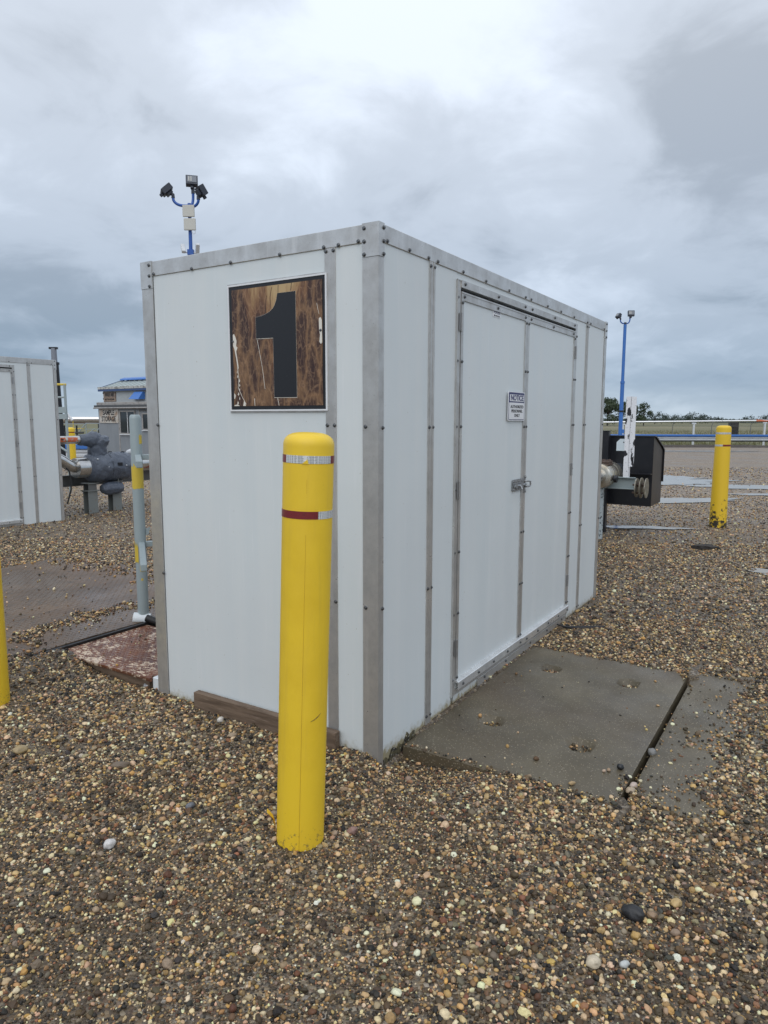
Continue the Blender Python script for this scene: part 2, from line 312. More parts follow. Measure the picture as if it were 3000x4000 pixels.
M['bluelight'] = mat('light_blue_paint', (.05, .17, .50), .35)
M['lamp'] = mat('lamp_housing', (.035, .042, .06), .45)
M['lens'] = mat('lamp_glass', (.16, .18, .21), .12)
M['antenna'] = mat('off_white_plastic', (.58, .57, .52), .5)
M['camwhite'] = mat('camera_white', (.66, .68, .70), .4)
M['shack'] = mat('grey_metal_siding', (.27, .29, .31), .45, .1, var=[(1.6, .42, .68, (.22, .24, .26)), (12, .62, .75, (.19, .19, .18))], stretch=(1, 1, .3))
M['shacktrim'] = mat('weathered_trim', (.36, .35, .335), .55, var=[(7, .5, .7, (.22, .2, .19))])
M['shackdark'] = mat('dark_fascia', (.075, .08, .085), .5)
M['inj'] = mat('pale_siding', (.40, .43, .44), .45, var=[(2, .45, .7, (.35, .38, .39))])
M['roof'] = mat('pale_green_roof_metal', (.47, .52, .51), .35, .15)
M['fascia'] = mat('dull_blue_fascia', (.045, .085, .20), .45)
M['glass'] = mat('dark_window_glass', (.02, .028, .036), .06, 0, .6)
M['rustsign'] = mat('stained_sign', (.56, .53, .48), .5, coords='Object', var=[(2.6, .50, .66, (.36, .25, .17)), (5, .6, .75, (.22, .14, .1))])
M['brownsign'] = mat('brown_stained_sign', (.21, .15, .115), .55, var=[(6, .45, .62, (.09, .06, .052))])
M['ink'] = mat('black_print', (.014, .014, .016), .5)
M['barrier'] = mat('galvanised_barrier', (.58, .60, .62), .4, .15, var=[(2, .42, .7, (.50, .52, .54))])
M['rackpipe'] = mat('bright_rack_pipe', (.80, .80, .80), .22, .85)
M['grass'] = mat('dry_field_grass', (.17, .155, .075), .9, coords='Object', var=[(.03, .40, .60, (.12, .125, .05)), (.35, .48, .62, (.085, .095, .04)), (.008, .45, .6, (.21, .185, .105))], stretch=(.35, 1, 1))
M['tuft'] = mat('grass_blade', (.15, .145, .065), .85)
M['dirt'] = mat('dark_wet_dirt', (.048, .036, .027), .8, var=[(4, .5, .7, (.09, .07, .05))], bump=(9, .8, .06))
M['bark'] = mat('tree_bark', (.06, .05, .04), .9)
M['leaf'] = mat('tree_leaf', (.042, .065, .032), .6, var=[(.5, .4, .65, (.065, .088, .042))])
M['leaf_haze'] = mat('hazed_tree_leaf', (.06, .085, .075), .8, var=[(.2, .4, .65, (.085, .11, .10))])  # far leaves: bluish haze of distance mixed into the leaf colour
M['water'] = mat('muddy_puddle_water', (.30, .265, .21), .10, 0, .30, rvar=(3, .05, .16), coords='Object')
M['mud'] = mat('mud_clod', (.035, .03, .026), .7, bump=(20, .7, .02))
M['rubber'] = mat('black_rubber', (.012, .012, .013), .5)
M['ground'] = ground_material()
M['pebble'] = pebble_material()

# ------------------------------------------------------------------ mesh building
class MB:
    def __init__(s): s.v = []; s.f = []
    def add(s, v, f):
        o = len(s.v); s.v += [tuple(p) for p in v]; s.f += [tuple(i+o for i in q) for q in f]; return s
    def box(s, x0, x1, y0, y1, z0, z1):
        v = [(x0, y0, z0), (x1, y0, z0), (x1, y1, z0), (x0, y1, z0), (x0, y0, z1), (x1, y0, z1), (x1, y1, z1), (x0, y1, z1)]
        return s.add(v, [(0, 3, 2, 1), (4, 5, 6, 7), (0, 1, 5, 4), (1, 2, 6, 5), (2, 3, 7, 6), (3, 0, 4, 7)])
    def prism(s, poly, axis, a, b):
        """poly: 2-D outline in the two other axes; extruded along axis from a to b"""
        n = len(poly)
        def P(p, h): return {'x': (h, p[0], p[1]), 'y': (p[0], h, p[1]), 'z': (p[0], p[1], h)}[axis]
        v = [P(p, a) for p in poly]+[P(p, b) for p in poly]
        return s.add(v, [tuple(range(n-1, -1, -1)), tuple(range(n, 2*n))]+[(i, (i+1) % n, n+(i+1) % n, n+i) for i in range(n)])
    def tube(s, pts, r, seg=12, caps=True):
        pts = [Vector(p) for p in pts]; n = len(pts); rs = r if isinstance(r, (list, tuple)) else [r]*n
        d0 = (pts[1]-pts[0]).normalized(); a = Vector((0, 0, 1)) if abs(d0.z) < .9 else Vector((1, 0, 0))
        u = d0.cross(a).normalized(); v = []; f = []
        for i, p in enumerate(pts):
            d = ((pts[min(i+1, n-1)]-pts[max(i-1, 0)])).normalized()
            u = (u-d*u.dot(d)).normalized(); q = d.cross(u)
            for k in range(seg):
                an = 2*math.pi*k/seg; v.append(p+(u*math.cos(an)+q*math.sin(an))*rs[i])
        for i in range(n-1):
            for k in range(seg):
                f.append((i*seg+k, i*seg+(k+1) % seg, (i+1)*seg+(k+1) % seg, (i+1)*seg+k))
        if caps: f += [tuple(range(seg-1, -1, -1)), tuple(range((n-1)*seg, n*seg))]
        return s.add(v, f)
    def lathe(s, prof, seg=32, m=None):
        v = []; f = []; n = len(prof)
        for (r, z) in prof:
            for k in range(seg):
                a = 2*math.pi*k/seg; v.append(Vector((r*math.cos(a), r*math.sin(a), z)))
        for i in range(n-1):
            for k in range(seg): f.append((i*seg+k, i*seg+(k+1) % seg, (i+1)*seg+(k+1) % seg, (i+1)*seg+k))
        f += [tuple(range(seg-1, -1, -1)), tuple(range((n-1)*seg, n*seg))]
        if m is not None: v = [m @ p for p in v]
        return s.add(v, f)
    def blob(s, c, r, sub=3, amp=.2, sc=2.0, seed=0, flat=None):
        bm = bmesh.new(); bmesh.ops.create_icosphere(bm, subdivisions=sub, radius=1)
        rr = r if isinstance(r, (tuple, list)) else (r, r, r)
        off = Vector((seed*3.1, seed*1.7, seed*5.3)); v = []
        for q in bm.verts:
            d = 1+amp*(mnoise.noise(q.co*sc+off)+.5*mnoise.noise(q.co*sc*2.3+off))
            p = Vector((q.co.x*rr[0]*d, q.co.y*rr[1]*d, q.co.z*rr[2]*d)); v.append(Vector(c)+p)
        f = [tuple(q.index for q in fc.verts) for fc in bm.faces]; bm.free(); return s.add(v, f)
    def mesh(s, name, m=None, smooth=False, bevel=0.0, seg=1):
        me = bpy.data.meshes.new(name); me.from_pydata(s.v, [], s.f)
        if bevel:
            bm = bmesh.new(); bm.from_mesh(me)
            bmesh.ops.recalc_face_normals(bm, faces=bm.faces)
            es = [e for e in bm.edges if len(e.link_faces) == 2 and e.calc_face_angle(0) > .6]
            bmesh.ops.bevel(bm, geom=es, offset=bevel, segments=seg, affect='EDGES', profile=.5, clamp_overlap=True)
            bm.to_mesh(me); bm.free()
        else:
            bm = bmesh.new(); bm.from_mesh(me); bmesh.ops.recalc_face_normals(bm, faces=bm.faces); bm.to_mesh(me); bm.free()
        if smooth:
            me.polygons.foreach_set('use_smooth', [True]*len(me.polygons))
            if smooth != 'all':
                try: me.set_sharp_from_angle(angle=R(38))
                except Exception: pass
        if m is not None: me.materials.append(m)
        me.update(); return me
    def build(s, name, m, parent=None, loc=None, **kw):
        return link(name, s.mesh(name, m, **kw), parent, loc)
def link(name, me, parent=None, loc=None, rot=None):
    o = bpy.data.objects.new(name, me); COL.objects.link(o)
    if parent: o.parent = parent
    if loc is not None: o.location = loc
    if rot is not None: o.rotation_euler = rot
    return o
def tag(o, label=None, cat=None, group=None, kind=None):
    for k, v in (('label', label), ('category', cat), ('group', group), ('kind', kind)):
        if v: o[k] = v
    return o
def thing(name, label, cat, loc=(0, 0, 0), rz=0.0, group=None):
    o = bpy.data.objects.new(name, None); COL.objects.link(o); o.empty_display_size = .1
    o.location = loc; o.rotation_euler = (0, 0, rz); return tag(o, label, cat, group)
def box(name, m, parent, x0, x1, y0, y1, z0, z1, bevel=0.0, **kw):
    return MB().box(x0, x1, y0, y1, z0, z1).build(name, m, parent, bevel=bevel, **kw)
def copy_tree(o, parent=None, skip=()):
    c = o.copy(); COL.objects.link(c)
    if parent: c.parent = parent
    for ch in o.children:
        if ch.name.split('.')[0] not in skip: copy_tree(ch, c, skip)
    return c
def text(name, s, size, m, parent, loc, rot, xs=1.0, bold=0.0, depth=.0006, align='CENTER', space=1.0):
    cu = bpy.data.curves.new(name, 'FONT'); cu.body = s; cu.size = size; cu.align_x = align; cu.align_y = 'CENTER'
    cu.offset = bold; cu.extrude = depth; cu.space_character = space; cu.resolution_u = 4
    tmp = bpy.data.objects.new('tmp', cu); COL.objects.link(tmp)
    dg = bpy.context.evaluated_depsgraph_get(); me = bpy.data.meshes.new_from_object(tmp.evaluated_get(dg))
    bpy.data.objects.remove(tmp); bpy.data.curves.remove(cu)
    me.transform(Matrix.Diagonal((xs, 1, 1, 1))); me.materials.clear(); me.materials.append(m); me.name = name
    return link(name, me, parent, loc, rot)
RIGHTFACE = (R(90), 0, 0)                    # text that reads from local -Y
LEFTFACE = (R(90), 0, R(-90))                # text that reads from local -X

# ------------------------------------------------------------------ ground height
def sm(x): x = np.clip(x, 0, 1); return x*x*(3-2*x)
def vnoise(x, y, sc, seed=0):
    x = np.asarray(x)*sc+seed*17.3; y = np.asarray(y)*sc+seed*9.1
    xi = np.floor(x).astype(np.int64); yi = np.floor(y).astype(np.int64); fx = x-xi; fy = y-yi
    def h(a, b):
        n = (a*374761393+b*668265263+seed*974711) & 0x7fffffff
        n = ((n ^ (n >> 13))*1274126177) & 0x7fffffff
        return ((n ^ (n >> 16)) & 0xffff)/65535.0
    ux, uy = fx*fx*(3-2*fx), fy*fy*(3-2*fy)
    return (h(xi, yi)*(1-ux)+h(xi+1, yi)*ux)*(1-uy)+(h(xi, yi+1)*(1-ux)+h(xi+1, yi+1)*ux)*uy
def fbm(x, y, sc, seed=0): return (vnoise(x, y, sc, seed)+.5*vnoise(x, y, sc*2.1, seed+1)+.25*vnoise(x, y, sc*4.3, seed+2))/1.75
def to_ts(x, y):
    dx, dy = np.asarray(x)-A0.x, np.asarray(y)-A0.y
    return dx*EX.x+dy*EX.y, dx*EY.x+dy*EY.y
def gh(x, y):
    x = np.asarray(x, float); y = np.asarray(y, float); t, s = to_ts(x, y)
    h = (fbm(x, y, 1.3, 3)-.5)*.035*sm((14-y)/4)
    slabside = sm((.06-s)/.08)*sm((s+2.6)/.6)*sm((t+.35)/.3)*sm((3.2-t)/.9)
    h = h*(1-.8*slabside)-.018*slabside
    h -= .070*sm((.42-t)/.16)*sm((t+.03)/.06)*sm((-s+.03)/.06)*sm((s+.62)/.5)
    plat = sm((t-.35)/.7)*sm((s-1.45)/.2)*sm((10.5-s)/1.5)*sm((4.4-t)/.8)
    h = h*(1-plat)+plat*(.055+.02*(fbm(x, y, 2.0, 5)-.5))
    h = h+.105*sm((s-2.02)/.5)*sm((4.6-s)/.8)*sm((t+.95)/.6)*sm((.35-t)/.3)
    under = np.maximum(sm((t-.0)/.05)*sm((s-1.57)/.04)*sm((2.52-s)/.05)*sm((.74-t)/.05), sm((t+.44)/.10)*sm((s-2.46)/.05)*sm((2.05-t)/.2)*sm((5.2-s)/.3))
    h = h-.10*under
    h = h+.016*np.exp(-((x+.318)**2+(y-2.492)**2)/.026)
    inside = (t > .03) & (t < 3.66) & (s > .03) & (s < 1.5)
    h = np.where(inside, -.06, h)
    sl = (t > .23) & (t < 2.03) & (s < -.04) & (s > -1.04); h = np.where(sl, -.16, h)
    sl2 = (t > .10) & (t < 2.33) & (s < -1.12) & (s > -1.6); h = np.where(sl2, -.10, h)
    gap = (t > .3) & (t < 2.0) & (s <= -1.04) & (s >= -1.12); h = np.where(gap, -.14, h)
    return h
def axis(lo, hi, near_lo, near_hi, step, far):
    a = list(np.arange(near_lo, near_hi+1e-6, step)); g = step; p = near_hi
    while p < hi: g = min(g*1.3, far); p += g; a.append(min(p, hi))
    g = step; p = near_lo
    while p > lo: g = min(g*1.3, far); p -= g; a.insert(0, max(p, lo))
    return np.array(a)
def sheet(name, xs, ys, zf, m, kind='structure'):
    X, Y = np.meshgrid(xs, ys); Z = zf(X, Y); nx, ny = len(xs), len(ys)
    v = np.stack([X.ravel(), Y.ravel(), Z.ravel()], 1)
    i = np.arange(nx*ny).reshape(ny, nx)
    f = np.stack([i[:-1, :-1].ravel(), i[:-1, 1:].ravel(), i[1:, 1:].ravel(), i[1:, :-1].ravel()], 1)
    me = bpy.data.meshes.new(name); me.from_pydata(v.tolist(), [], f.tolist()); me.materials.append(m)
    me.polygons.foreach_set('use_smooth', [True]*len(me.polygons)); o = link(name, me); return tag(o, kind=kind)
GX = axis(-70, 80, -6, 6, .04, 4.0); GY = axis(-14, 42.3, .8, 11, .04, 2.0)
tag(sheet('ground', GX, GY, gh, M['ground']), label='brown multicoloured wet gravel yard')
def fieldz(x, y): return -.16+0*x-.0*y
tag(sheet('field', np.array([-3000, -600, -150, -40, 0, 40, 150, 600, 3000.]), np.array([-3000, -600, -100, 20, 42, 80, 150, 400, 1000, 3600.]), fieldz, M['grass']), label='flat dry grass field beyond the yard')

# ------------------------------------------------------------------ screws
def screw_mesh():
    b = MB(); b.lathe([(.0095, 0), (.0098, .0012), (.0085, .0026), (.0066, .0028), (.0066, .0062), (.0052, .0074)], 10)
    return b.mesh('screw', M['steel'], smooth=True)
SCREW = screw_mesh()
def screw(parent, face, a, z, off):
    """face 'R': local -Y side at y=-off ; face 'L': local -X side at x=-off"""
    o = bpy.data.objects.new('screw', SCREW); COL.objects.link(o); o.parent = parent
    if face == 'R': o.location = (a, -off, z); o.rotation_euler = (R(90), 0, 0)
    else: o.location = (-off, a, z); o.rotation_euler = (0, R(-90), 0)
    return o

# ------------------------------------------------------------------ shed
LW, LL, HH = 1.533, 3.69, 2.44
def make_shed():
    r = thing('equipment_shed', 'white panelled metal shed with aluminium corners that carries the big number 1', 'shed', A0, YAW, 'white equipment sheds')
    P = M['panel']; AL = M['alu']; AD = M['alu_dark']
    B = -.07
    box('core', M['dark'], r, .05, LL-.05, .05, LW-.05, B, HH-.03)
    # left (number) face x = 0
    for a, b in ((.07, .232), (.284, 1.45)): box('wall_panel', P, r, 0, .045, a, b, B, 2.372)
    box('batten', AD, r, -.005, .012, .2275, .2885, B, 2.366, .0015)
    box('top_trim', AL, r, -.006, .02, .0785, 1.4565, 2.3655, HH+.002, .002)
    # door face y = 0
    for a, b in ((.03, .465), (.515, .765), (2.838, 3.097), (3.15, 3.63)): box('wall_panel', P, r, a, b, 0, .045, B, 2.372)
    box('wall_panel', P, r, .765, 2.838, .002, .045, 2.30, 2.372)
    box('wall_panel', P, r, .803, 1.12, .002, .045, B, .075)
    for a, b in ((.4585, .5185), (3.0925, 3.1565)):
        m = MB().box(a, b, -.005, .012, B, 2.366).box(a+.012, a+.02, -.0075, -.005, B, 2.366).box(b-.02, b-.012, -.0075, -.005, B, 2.366)
        m.build('batten', AD, r)
    box('top_trim', AL, r, .0375, 3.6375, -.006, .02, 2.3655, HH+.002, .002)
    # corner angles, caps
    def corner(x, y, sx, sy, wx, wy, m):
        b = MB(); t = .0065
        b.box(*sorted((x, x+sx*wx)), *sorted((y-sy*t, y+sy*.0)), B, 2.302); b.box(*sorted((x-sx*t, x)), *sorted((y-sy*t, y+sy*wy)), B, 2.302)
        b.build('corner_angle', m, r)
        c = MB(); t2 = .010
        c.box(*sorted((x, x+sx*wx)), *sorted((y-sy*t2, y)), 2.3025, HH+.005); c.box(*sorted((x-sx*t2, x)), *sorted((y-sy*t2, y+sy*wy)), 2.3025, HH+.005)
        c.box(*sorted((x, x+sx*wx)), *sorted((y, y+sy*wy)), HH+.0025, HH+.005)
        c.build('corner_cap', AL, r)
    corner(0, 0, 1, 1, .037, .0785, AD); corner(0, LW, 1, -1, .06, .08, AD); corner(LL, 0, -1, 1, .055, .06, AD); corner(LL, LW, -1, -1, .06, .06, AD)
    # far faces and roof
    box('wall_panel', P, r, LL-.045, LL, .06, LW-.06, B, 2.372); box('wall_panel', P, r, .06, LL-.06, LW-.045, LW, B, 2.372)
    box('top_trim', AL, r, LL-.02, LL+.006, .061, LW-.061, 2.3655, HH+.002); box('top_trim', AL, r, .061, LL-.061, LW-.02, LW+.006, 2.3655, HH+.002)
    box('roof', P, r, .021, LL-.021, .021, LW-.021, HH-.02, HH)
    # door frame
    f = MB(); f.box(.757, .8005, -.007, .0, .035, 2.33).box(2.8035, 2.846, -.007, 0, .035, 2.33)
    f.box(.8005, 2.8035, -.014, .0, 2.2925, 2.33); f.box(.8005, 2.8035, -.006, 0, .035, .066)
    f.box(.757, .7635, -.012, -.007, .035, 2.33); f.box(.757, 2.846, -.010, -.007, 2.325, 2.33)
    f.build('door_frame', AD, r)
    box('kick_trim', AD, r, 1.12, 2.80, -.010, .001, -.055, .034, .001)
    # double doors
    for k, (a, b) in enumerate(((.806, 1.7785), (1.7815, 2.798))):
        d = box('door', P, r, a, b, -.003, .038, .068, 2.274)
        if k == 0:
            box('stile', AD, d, a, a+.027, -.010, -.0032, .125, 2.229); box('stile', AD, d, b-.034, b, -.010, -.0032, .125, 2.229)
        else:
            box('stile', AD, d, b-.027, b, -.010, -.0032, .125, 2.229); box('stile', AD, d, a, a+.034, -.010, -.0032, .125, 2.229)
        m = MB().box(a, b, -.010, -.0032, 2.2295, 2.2735).box(a+.004, b-.004, -.013, -.010, 2.264, 2.270); m.build('head_rail', AD, d)
        a1, b1 = (a-.004, b+.006) if k == 0 else (a+.008, b+.008)
        dz = .006*k
        m = MB().prism([(-.0035, .124-dz), (-.026, .118-dz), (-.030, .114-dz), (-.030, .072-dz), (-.026, .072-dz), (-.026, .108-dz), (-.0035, .112-dz)], 'x', a1, b1)
        m.build('drip_rail', M['alu_bright'], d)
        # the hinges
        hx = a-.004 if k == 0 else b+.003
        for z in (2.113, 1.212, .315):
            h = MB().tube([(hx, -.0165, z-.048), (hx, -.0165, z+.048)], .0065, 10)
            h.box(hx-.022, hx+.022, -.0128, -.0105, z-.046, z+.046)
            for zz in (-.016, .016): h.tube([(hx, -.0165, z+zz-.0012), (hx, -.0165, z+zz+.0012)], .0072, 10)
            h.build('hinge', M['hinge'], d, smooth=True)
        sx = a+.0135 if k == 0 else b-.0135
        for z in (2.216, 1.908, 1.56, .866, .515, .137): screw(d, 'R', sx, z, .010)
        ox = b-.018 if k == 0 else a+.020
        for z in (2.216, 1.91, 1.553, .85, .494, .13): screw(d, 'R', ox, z, .010)
        xs = (.842, 1.293, 1.74) if k == 0 else (1.842, 2.286, 2.745)
        for x in xs: screw(d, 'R', x, 2.249, .010)
        xs = (.862, 1.076, 1.30, 1.528, 1.752) if k == 0 else (1.873, 2.092, 2.32, 2.55, 2.765)
        for x in xs: screw(d, 'R', x, .092-dz, .030)
        if k == 0:
            l = MB().box(1.585, 1.772, -.0135, -.0105, 1.138, 1.213)
            for x in (1.60, 1.645, 1.69, 1.735):
                for z in (1.150, 1.201): l.tube([(x, -.0135, z), (x, -.018, z)], .006, 8)
            l.tube([(1.595, -.022, 1.172), (1.79, -.022, 1.172)], .0075, 10); l.box(1.61, 1.632, -.030, -.0135, 1.160, 1.186); l.box(1.70, 1.722, -.030, -.0135, 1.160, 1.186)
            l.tube([(1.672, -.022, 1.172), (1.672, -.040, 1.166), (1.668, -.046, 1.148)], .005, 8)
            l.build('latch', M['latch'], d)
        else:
            l = MB().box(1.788, 1.812, -.0135, -.0105, 1.112, 1.228)
            for z in (1.122, 1.218): l.tube([(1.80, -.0135, z), (1.80, -.020, z)], .0065, 8)
            l.tube([(1.80, -.0135, 1.156), (1.802, -.030, 1.156), (1.82, -.036, 1.157), (1.842, -.036, 1.160), (1.842, -.036, 1.188), (1.82, -.036, 1.191), (1.802, -.030, 1.192), (1.80, -.0135, 1.192)], .0060, 8)
            l.build('latch_keeper', M['latch'], d)
    # screws of the shell
    for s, z in ((1.44, 2.375), (1.147, 2.371), (.87, 2.371), (.551, 2.371), (.29, 2.372), (.208, 2.372), (.1, 2.374)): screw(r, 'L', s, z, .006)
    for s in (.237, .279):
        for z in (2.353, 1.57, .728): screw(r, 'L', s, z, .005)
    for s in (.067, 1.472):
        for z in (2.424, 2.368, 2.313): screw(r, 'L', s, z, .010)
    for s in (.063, 1.4535):
        for z in (1.565, .724): screw(r, 'L', s, z, .0065)
    for x in (.26, .444, .54, .828, 1.122, 1.464, 1.74, 1.838, 2.157, 2.445, 2.755, 3.104, 3.195, 3.6, .065): screw(r, 'R', x, 2.376, .006)
    for x in (.47, .508, 3.105, 3.147):
        for z in (2.343, 1.559, .726, .03): screw(r, 'R', x, z, .005)
    for x in (.0285, 3.667):
        for z in (2.425, 2.368, 2.314): screw(r, 'R', x, z, .010)
    for x in (.0285, 3.667):
        for z in (1.56, .722): screw(r, 'R', x, z, .0065)
    for x in (.84, 1.29, 1.719, 1.846, 2.294, 2.754): screw(r, 'R', x, 2.313, .014)
    for x in (.768, 2.834):
        for z in (2.238, 1.909, 1.56, 1.216, .866, .513, .133): screw(r, 'R', x, z, .007)
    for x in (1.208, 1.548, 1.999, 2.35, 2.70): screw(r, 'R', x, .018, .010)
    return r
shed = make_shed()
shed2 = copy_tree(shed)
SC2, DY2 = .74, R(-3.0); shed2.scale = (SC2, 1, 1); shed2.rotation_euler = (0, 0, YAW+DY2)
shed2.location = SW(3.76, 8.17, .03)-Vector((math.cos(YAW+DY2), math.sin(YAW+DY2), 0))*LL*SC2
shed2['label'] = 'white panelled metal shed cut off by the left photo edge, behind the dark steel plate'
# small things that only the near shed shows
sill = box('sill_stub', M['whitecap'], shed, .002, .10, 1.535, 1.60, -.06, .07, .003)
foot = MB(); 
fp = [(.045, -.05)]+[(.045+.30*i/12, -.035+.04*i/12+.016*math.sin(i*2.3)+.012*math.sin(i*5.1)) for i in range(13)]+[(.345, -.16), (.045, -.16)]
foot.prism(fp, 'y', -.006, .0); 
foot.build('torn_base_edge', mat('mossy_torn_edge', (.11, .095, .05), .9, var=[(40, .45, .6, (.02, .018, .014)), (70, .58, .66, (.42, .40, .33))], bump=(60, .8, .01)), shed)

# ------------------------------------------------------------------ the signs on the shed
ns = thing('number_sign', 'weathered brown board with a big black number 1 in a white frame', 'sign', A0, YAW)
X0 = -.006
fr = MB()
for (a, b, z0, z1) in ((.274, .892, 2.2515, 2.259), (.274, .892, 1.638, 1.6455), (.274, .2815, 1.6455, 2.2515), (.8845, .892, 1.6455, 2.2515)): fr.box(-.012, .0-.0005, a, b, z0, z1)
fr.build('frame', M['whiteplate'], ns)
lp = MB()
for (a, b, z0, z1) in ((.266, .899, 2.2592, 2.266), (.266, .899, 1.630, 1.6378), (.266, .2738, 1.6378, 2.2592), (.8922, .899, 1.6378, 2.2592)): lp.box(-.004, -.0005, a, b, z0, z1)
lp.build('outer_lip', M['alu_dark'], ns)
box('border', M['signblack'], ns, -.0085, -.0005, .2817, .8843, 1.6457, 2.2513)
box('board', M['sign'], ns, -.0105, -.0086, .299, .866, 1.663, 2.2345)
dg = [(.565, 2.195), (.455, 2.195), (.4535, 1.703), (.5945, 1.704), (.596, 1.989), (.705, 1.991), (.706, 2.092), (.672, 2.096), (.643, 2.103), (.616, 2.113), (.596, 2.126), (.583, 2.142), (.573, 2.163)]
MB().prism(dg, 'x', -.0125, -.0106).build('number', M['signblack'], ns)
ol = MB().prism([(s+(.0016 if s > .55 else -.0006), z+(.0006 if z > 2 else -.0028)) for s, z in dg], 'x', -.0112, -.01055); ol.build('number_edge', M['flake'], ns)
def flake(pts, d=.0012): return MB().prism(pts, 'x', -.0106-d, -.0105)
flake([(.862, 2.018), (.855, 2.022), (.845, 2.005), (.838, 1.985), (.842, 1.962), (.833, 1.953), (.842, 1.935), (.838, 1.91), (.832, 1.88), (.829, 1.86), (.836, 1.858), (.843, 1.90), (.853, 1.945), (.862, 1.965)]).build('bare_patch', M['flake'], ns)
flake([(.318, 2.06), (.308, 2.065), (.301, 2.05), (.300, 1.95), (.308, 1.944), (.316, 1.955), (.312, 1.985), (.317, 2.01)]).build('bare_patch', M['flake'], ns)
for i in range(9):
    s0 = .835+random.uniform(-.012, .012); z0 = 1.855-.022*i; w_ = random.uniform(.002, .0055)
    flake([(s0-w_, z0), (s0, z0+.009), (s0+w_, z0-.002), (s0, z0-.008)], .0008).build('bare_patch', M['flake'], ns)
flake([(.862, 1.728), (.852, 1.716), (.858, 1.70), (.863, 1.70)]).build('bare_patch', M['flake'], ns); flake([(.862, 1.668), (.84, 1.672), (.826, 1.664), (.862, 1.6635)]).build('bare_patch', M['flake'], ns)
flake([(.795, 1.692), (.788, 1.682), (.785, 1.664), (.803, 1.664)]).build('bare_patch', M['flake'], ns)
# long cracks in the paint
def crack(pts, w_=.0011, m='flake'):
    b = MB()
    for (a, c) in zip(pts[:-1], pts[1:]): b.prism([(a[0]-w_, a[1]), (a[0]+w_, a[1]), (c[0]+w_*.8, c[1]), (c[0]-w_*.8, c[1])], 'x', -.0113, -.01052)
    b.build('crack', M[m], ns)
crack([(.70, 1.985), (.692, 1.95), (.682, 1.905), (.672, 1.86), (.664, 1.81), (.655, 1.745)]); crack([(.836, 1.86), (.828, 1.80), (.834, 1.755), (.806, 1.705), (.782, 1.672)], .0014); crack([(.725, 1.70), (.724, 1.664)], .0016); crack([(.575, 1.703), (.567, 1.664)], .0014)
crack([(.56, 2.232), (.562, 2.195)], .0012, 'signblack'); crack([(.60, 2.228), (.612, 2.18), (.608, 2.13)], .001, 'signblack'); crack([(.635, 2.19), (.64, 2.15), (.642, 2.105)], .001, 'signblack'); crack([(.478, 2.234), (.484, 2.2)], .0012, 'signblack'); crack([(.33, 2.13), (.318, 2.08)], .0009)
for s, z in ((.862, 1.985), (.308, 2.006)):
    o = bpy.data.objects.new('screw', SCREW); COL.objects.link(o); o.parent = ns; o.location = (-.0118, s, z); o.rotation_euler = (0, R(-90), 0); o.scale = (.7, .7, .7)

nsg = thing('notice_sign', 'white and navy NOTICE sign for authorized personnel only on the shed doors', 'sign', A0, YAW)
def rrect(x0, x1, z0, z1, rad, n=5):
    p = []
    for cx, cz, a0 in ((x1-rad, z1-rad, 0), (x0+rad, z1-rad, 90), (x0+rad, z0+rad, 180), (x1-rad, z0+rad, 270)):
        for i in range(n): a = R(a0+90*i/(n-1)); p.append((cx+rad*math.cos(a), cz+rad*math.sin(a)))
    return p
nx0, nx1, nz0, nz1 = 1.4655, 1.747, 1.592, 1.7735
NXC = (nx0+nx1)/2
# the plate is 0.28 m wide and 0.18 m high; its print fills it
def flat(name, m, poly, y0, y1): return MB().prism(poly, 'y', y0, y1).build(name, m, nsg)
flat('plate', M['whiteplate'], rrect(nx0, nx1, nz0, nz1, .010), -.0165, -.0135)
flat('border', M['navy'], rrect(nx0+.010, nx1-.010, nz0+.005, nz1-.005, .008), -.0172, -.0166)
flat('text_panel', M['whiteplate'], rrect(nx0+.015, nx1-.015, nz0+.009, nz1-.068, .006), -.0179, -.0173)
flat('header_panel', M['whiteplate'], rrect(nx0+.026, nx1-.022, nz1-.060, nz1-.018, .003), -.0179, -.0173)
text('lettering', 'NOTICE', .047, M['navy'], nsg, (NXC+.004, -.0183, nz1-.0395), RIGHTFACE, 1.22, .0012)
for i, s_ in enumerate(('AUTHORIZED', 'PERSONNEL', 'ONLY')):
    text('lettering', s_, .0255, M['ink'], nsg, (NXC+.005, -.0183, nz0+.0875-i*.0275), RIGHTFACE, 1.36, .0004)
st = thing('maker_sticker', 'small white sticker near the top of the left shed door', 'sticker', A0, YAW)
MB().box(1.232, 1.343, -.0046, -.0034, 2.196, 2.245).build('plate', M['whiteplate'], st)
text('lettering', 'Vortex', .030, M['navy'], st, (1.288, -.0050, 2.226), RIGHTFACE, 1.15, .0)
text('lettering', '403-742-5535', .0125, M['ink'], st, (1.288, -.0050, 2.204), RIGHTFACE, 1.2, .0)

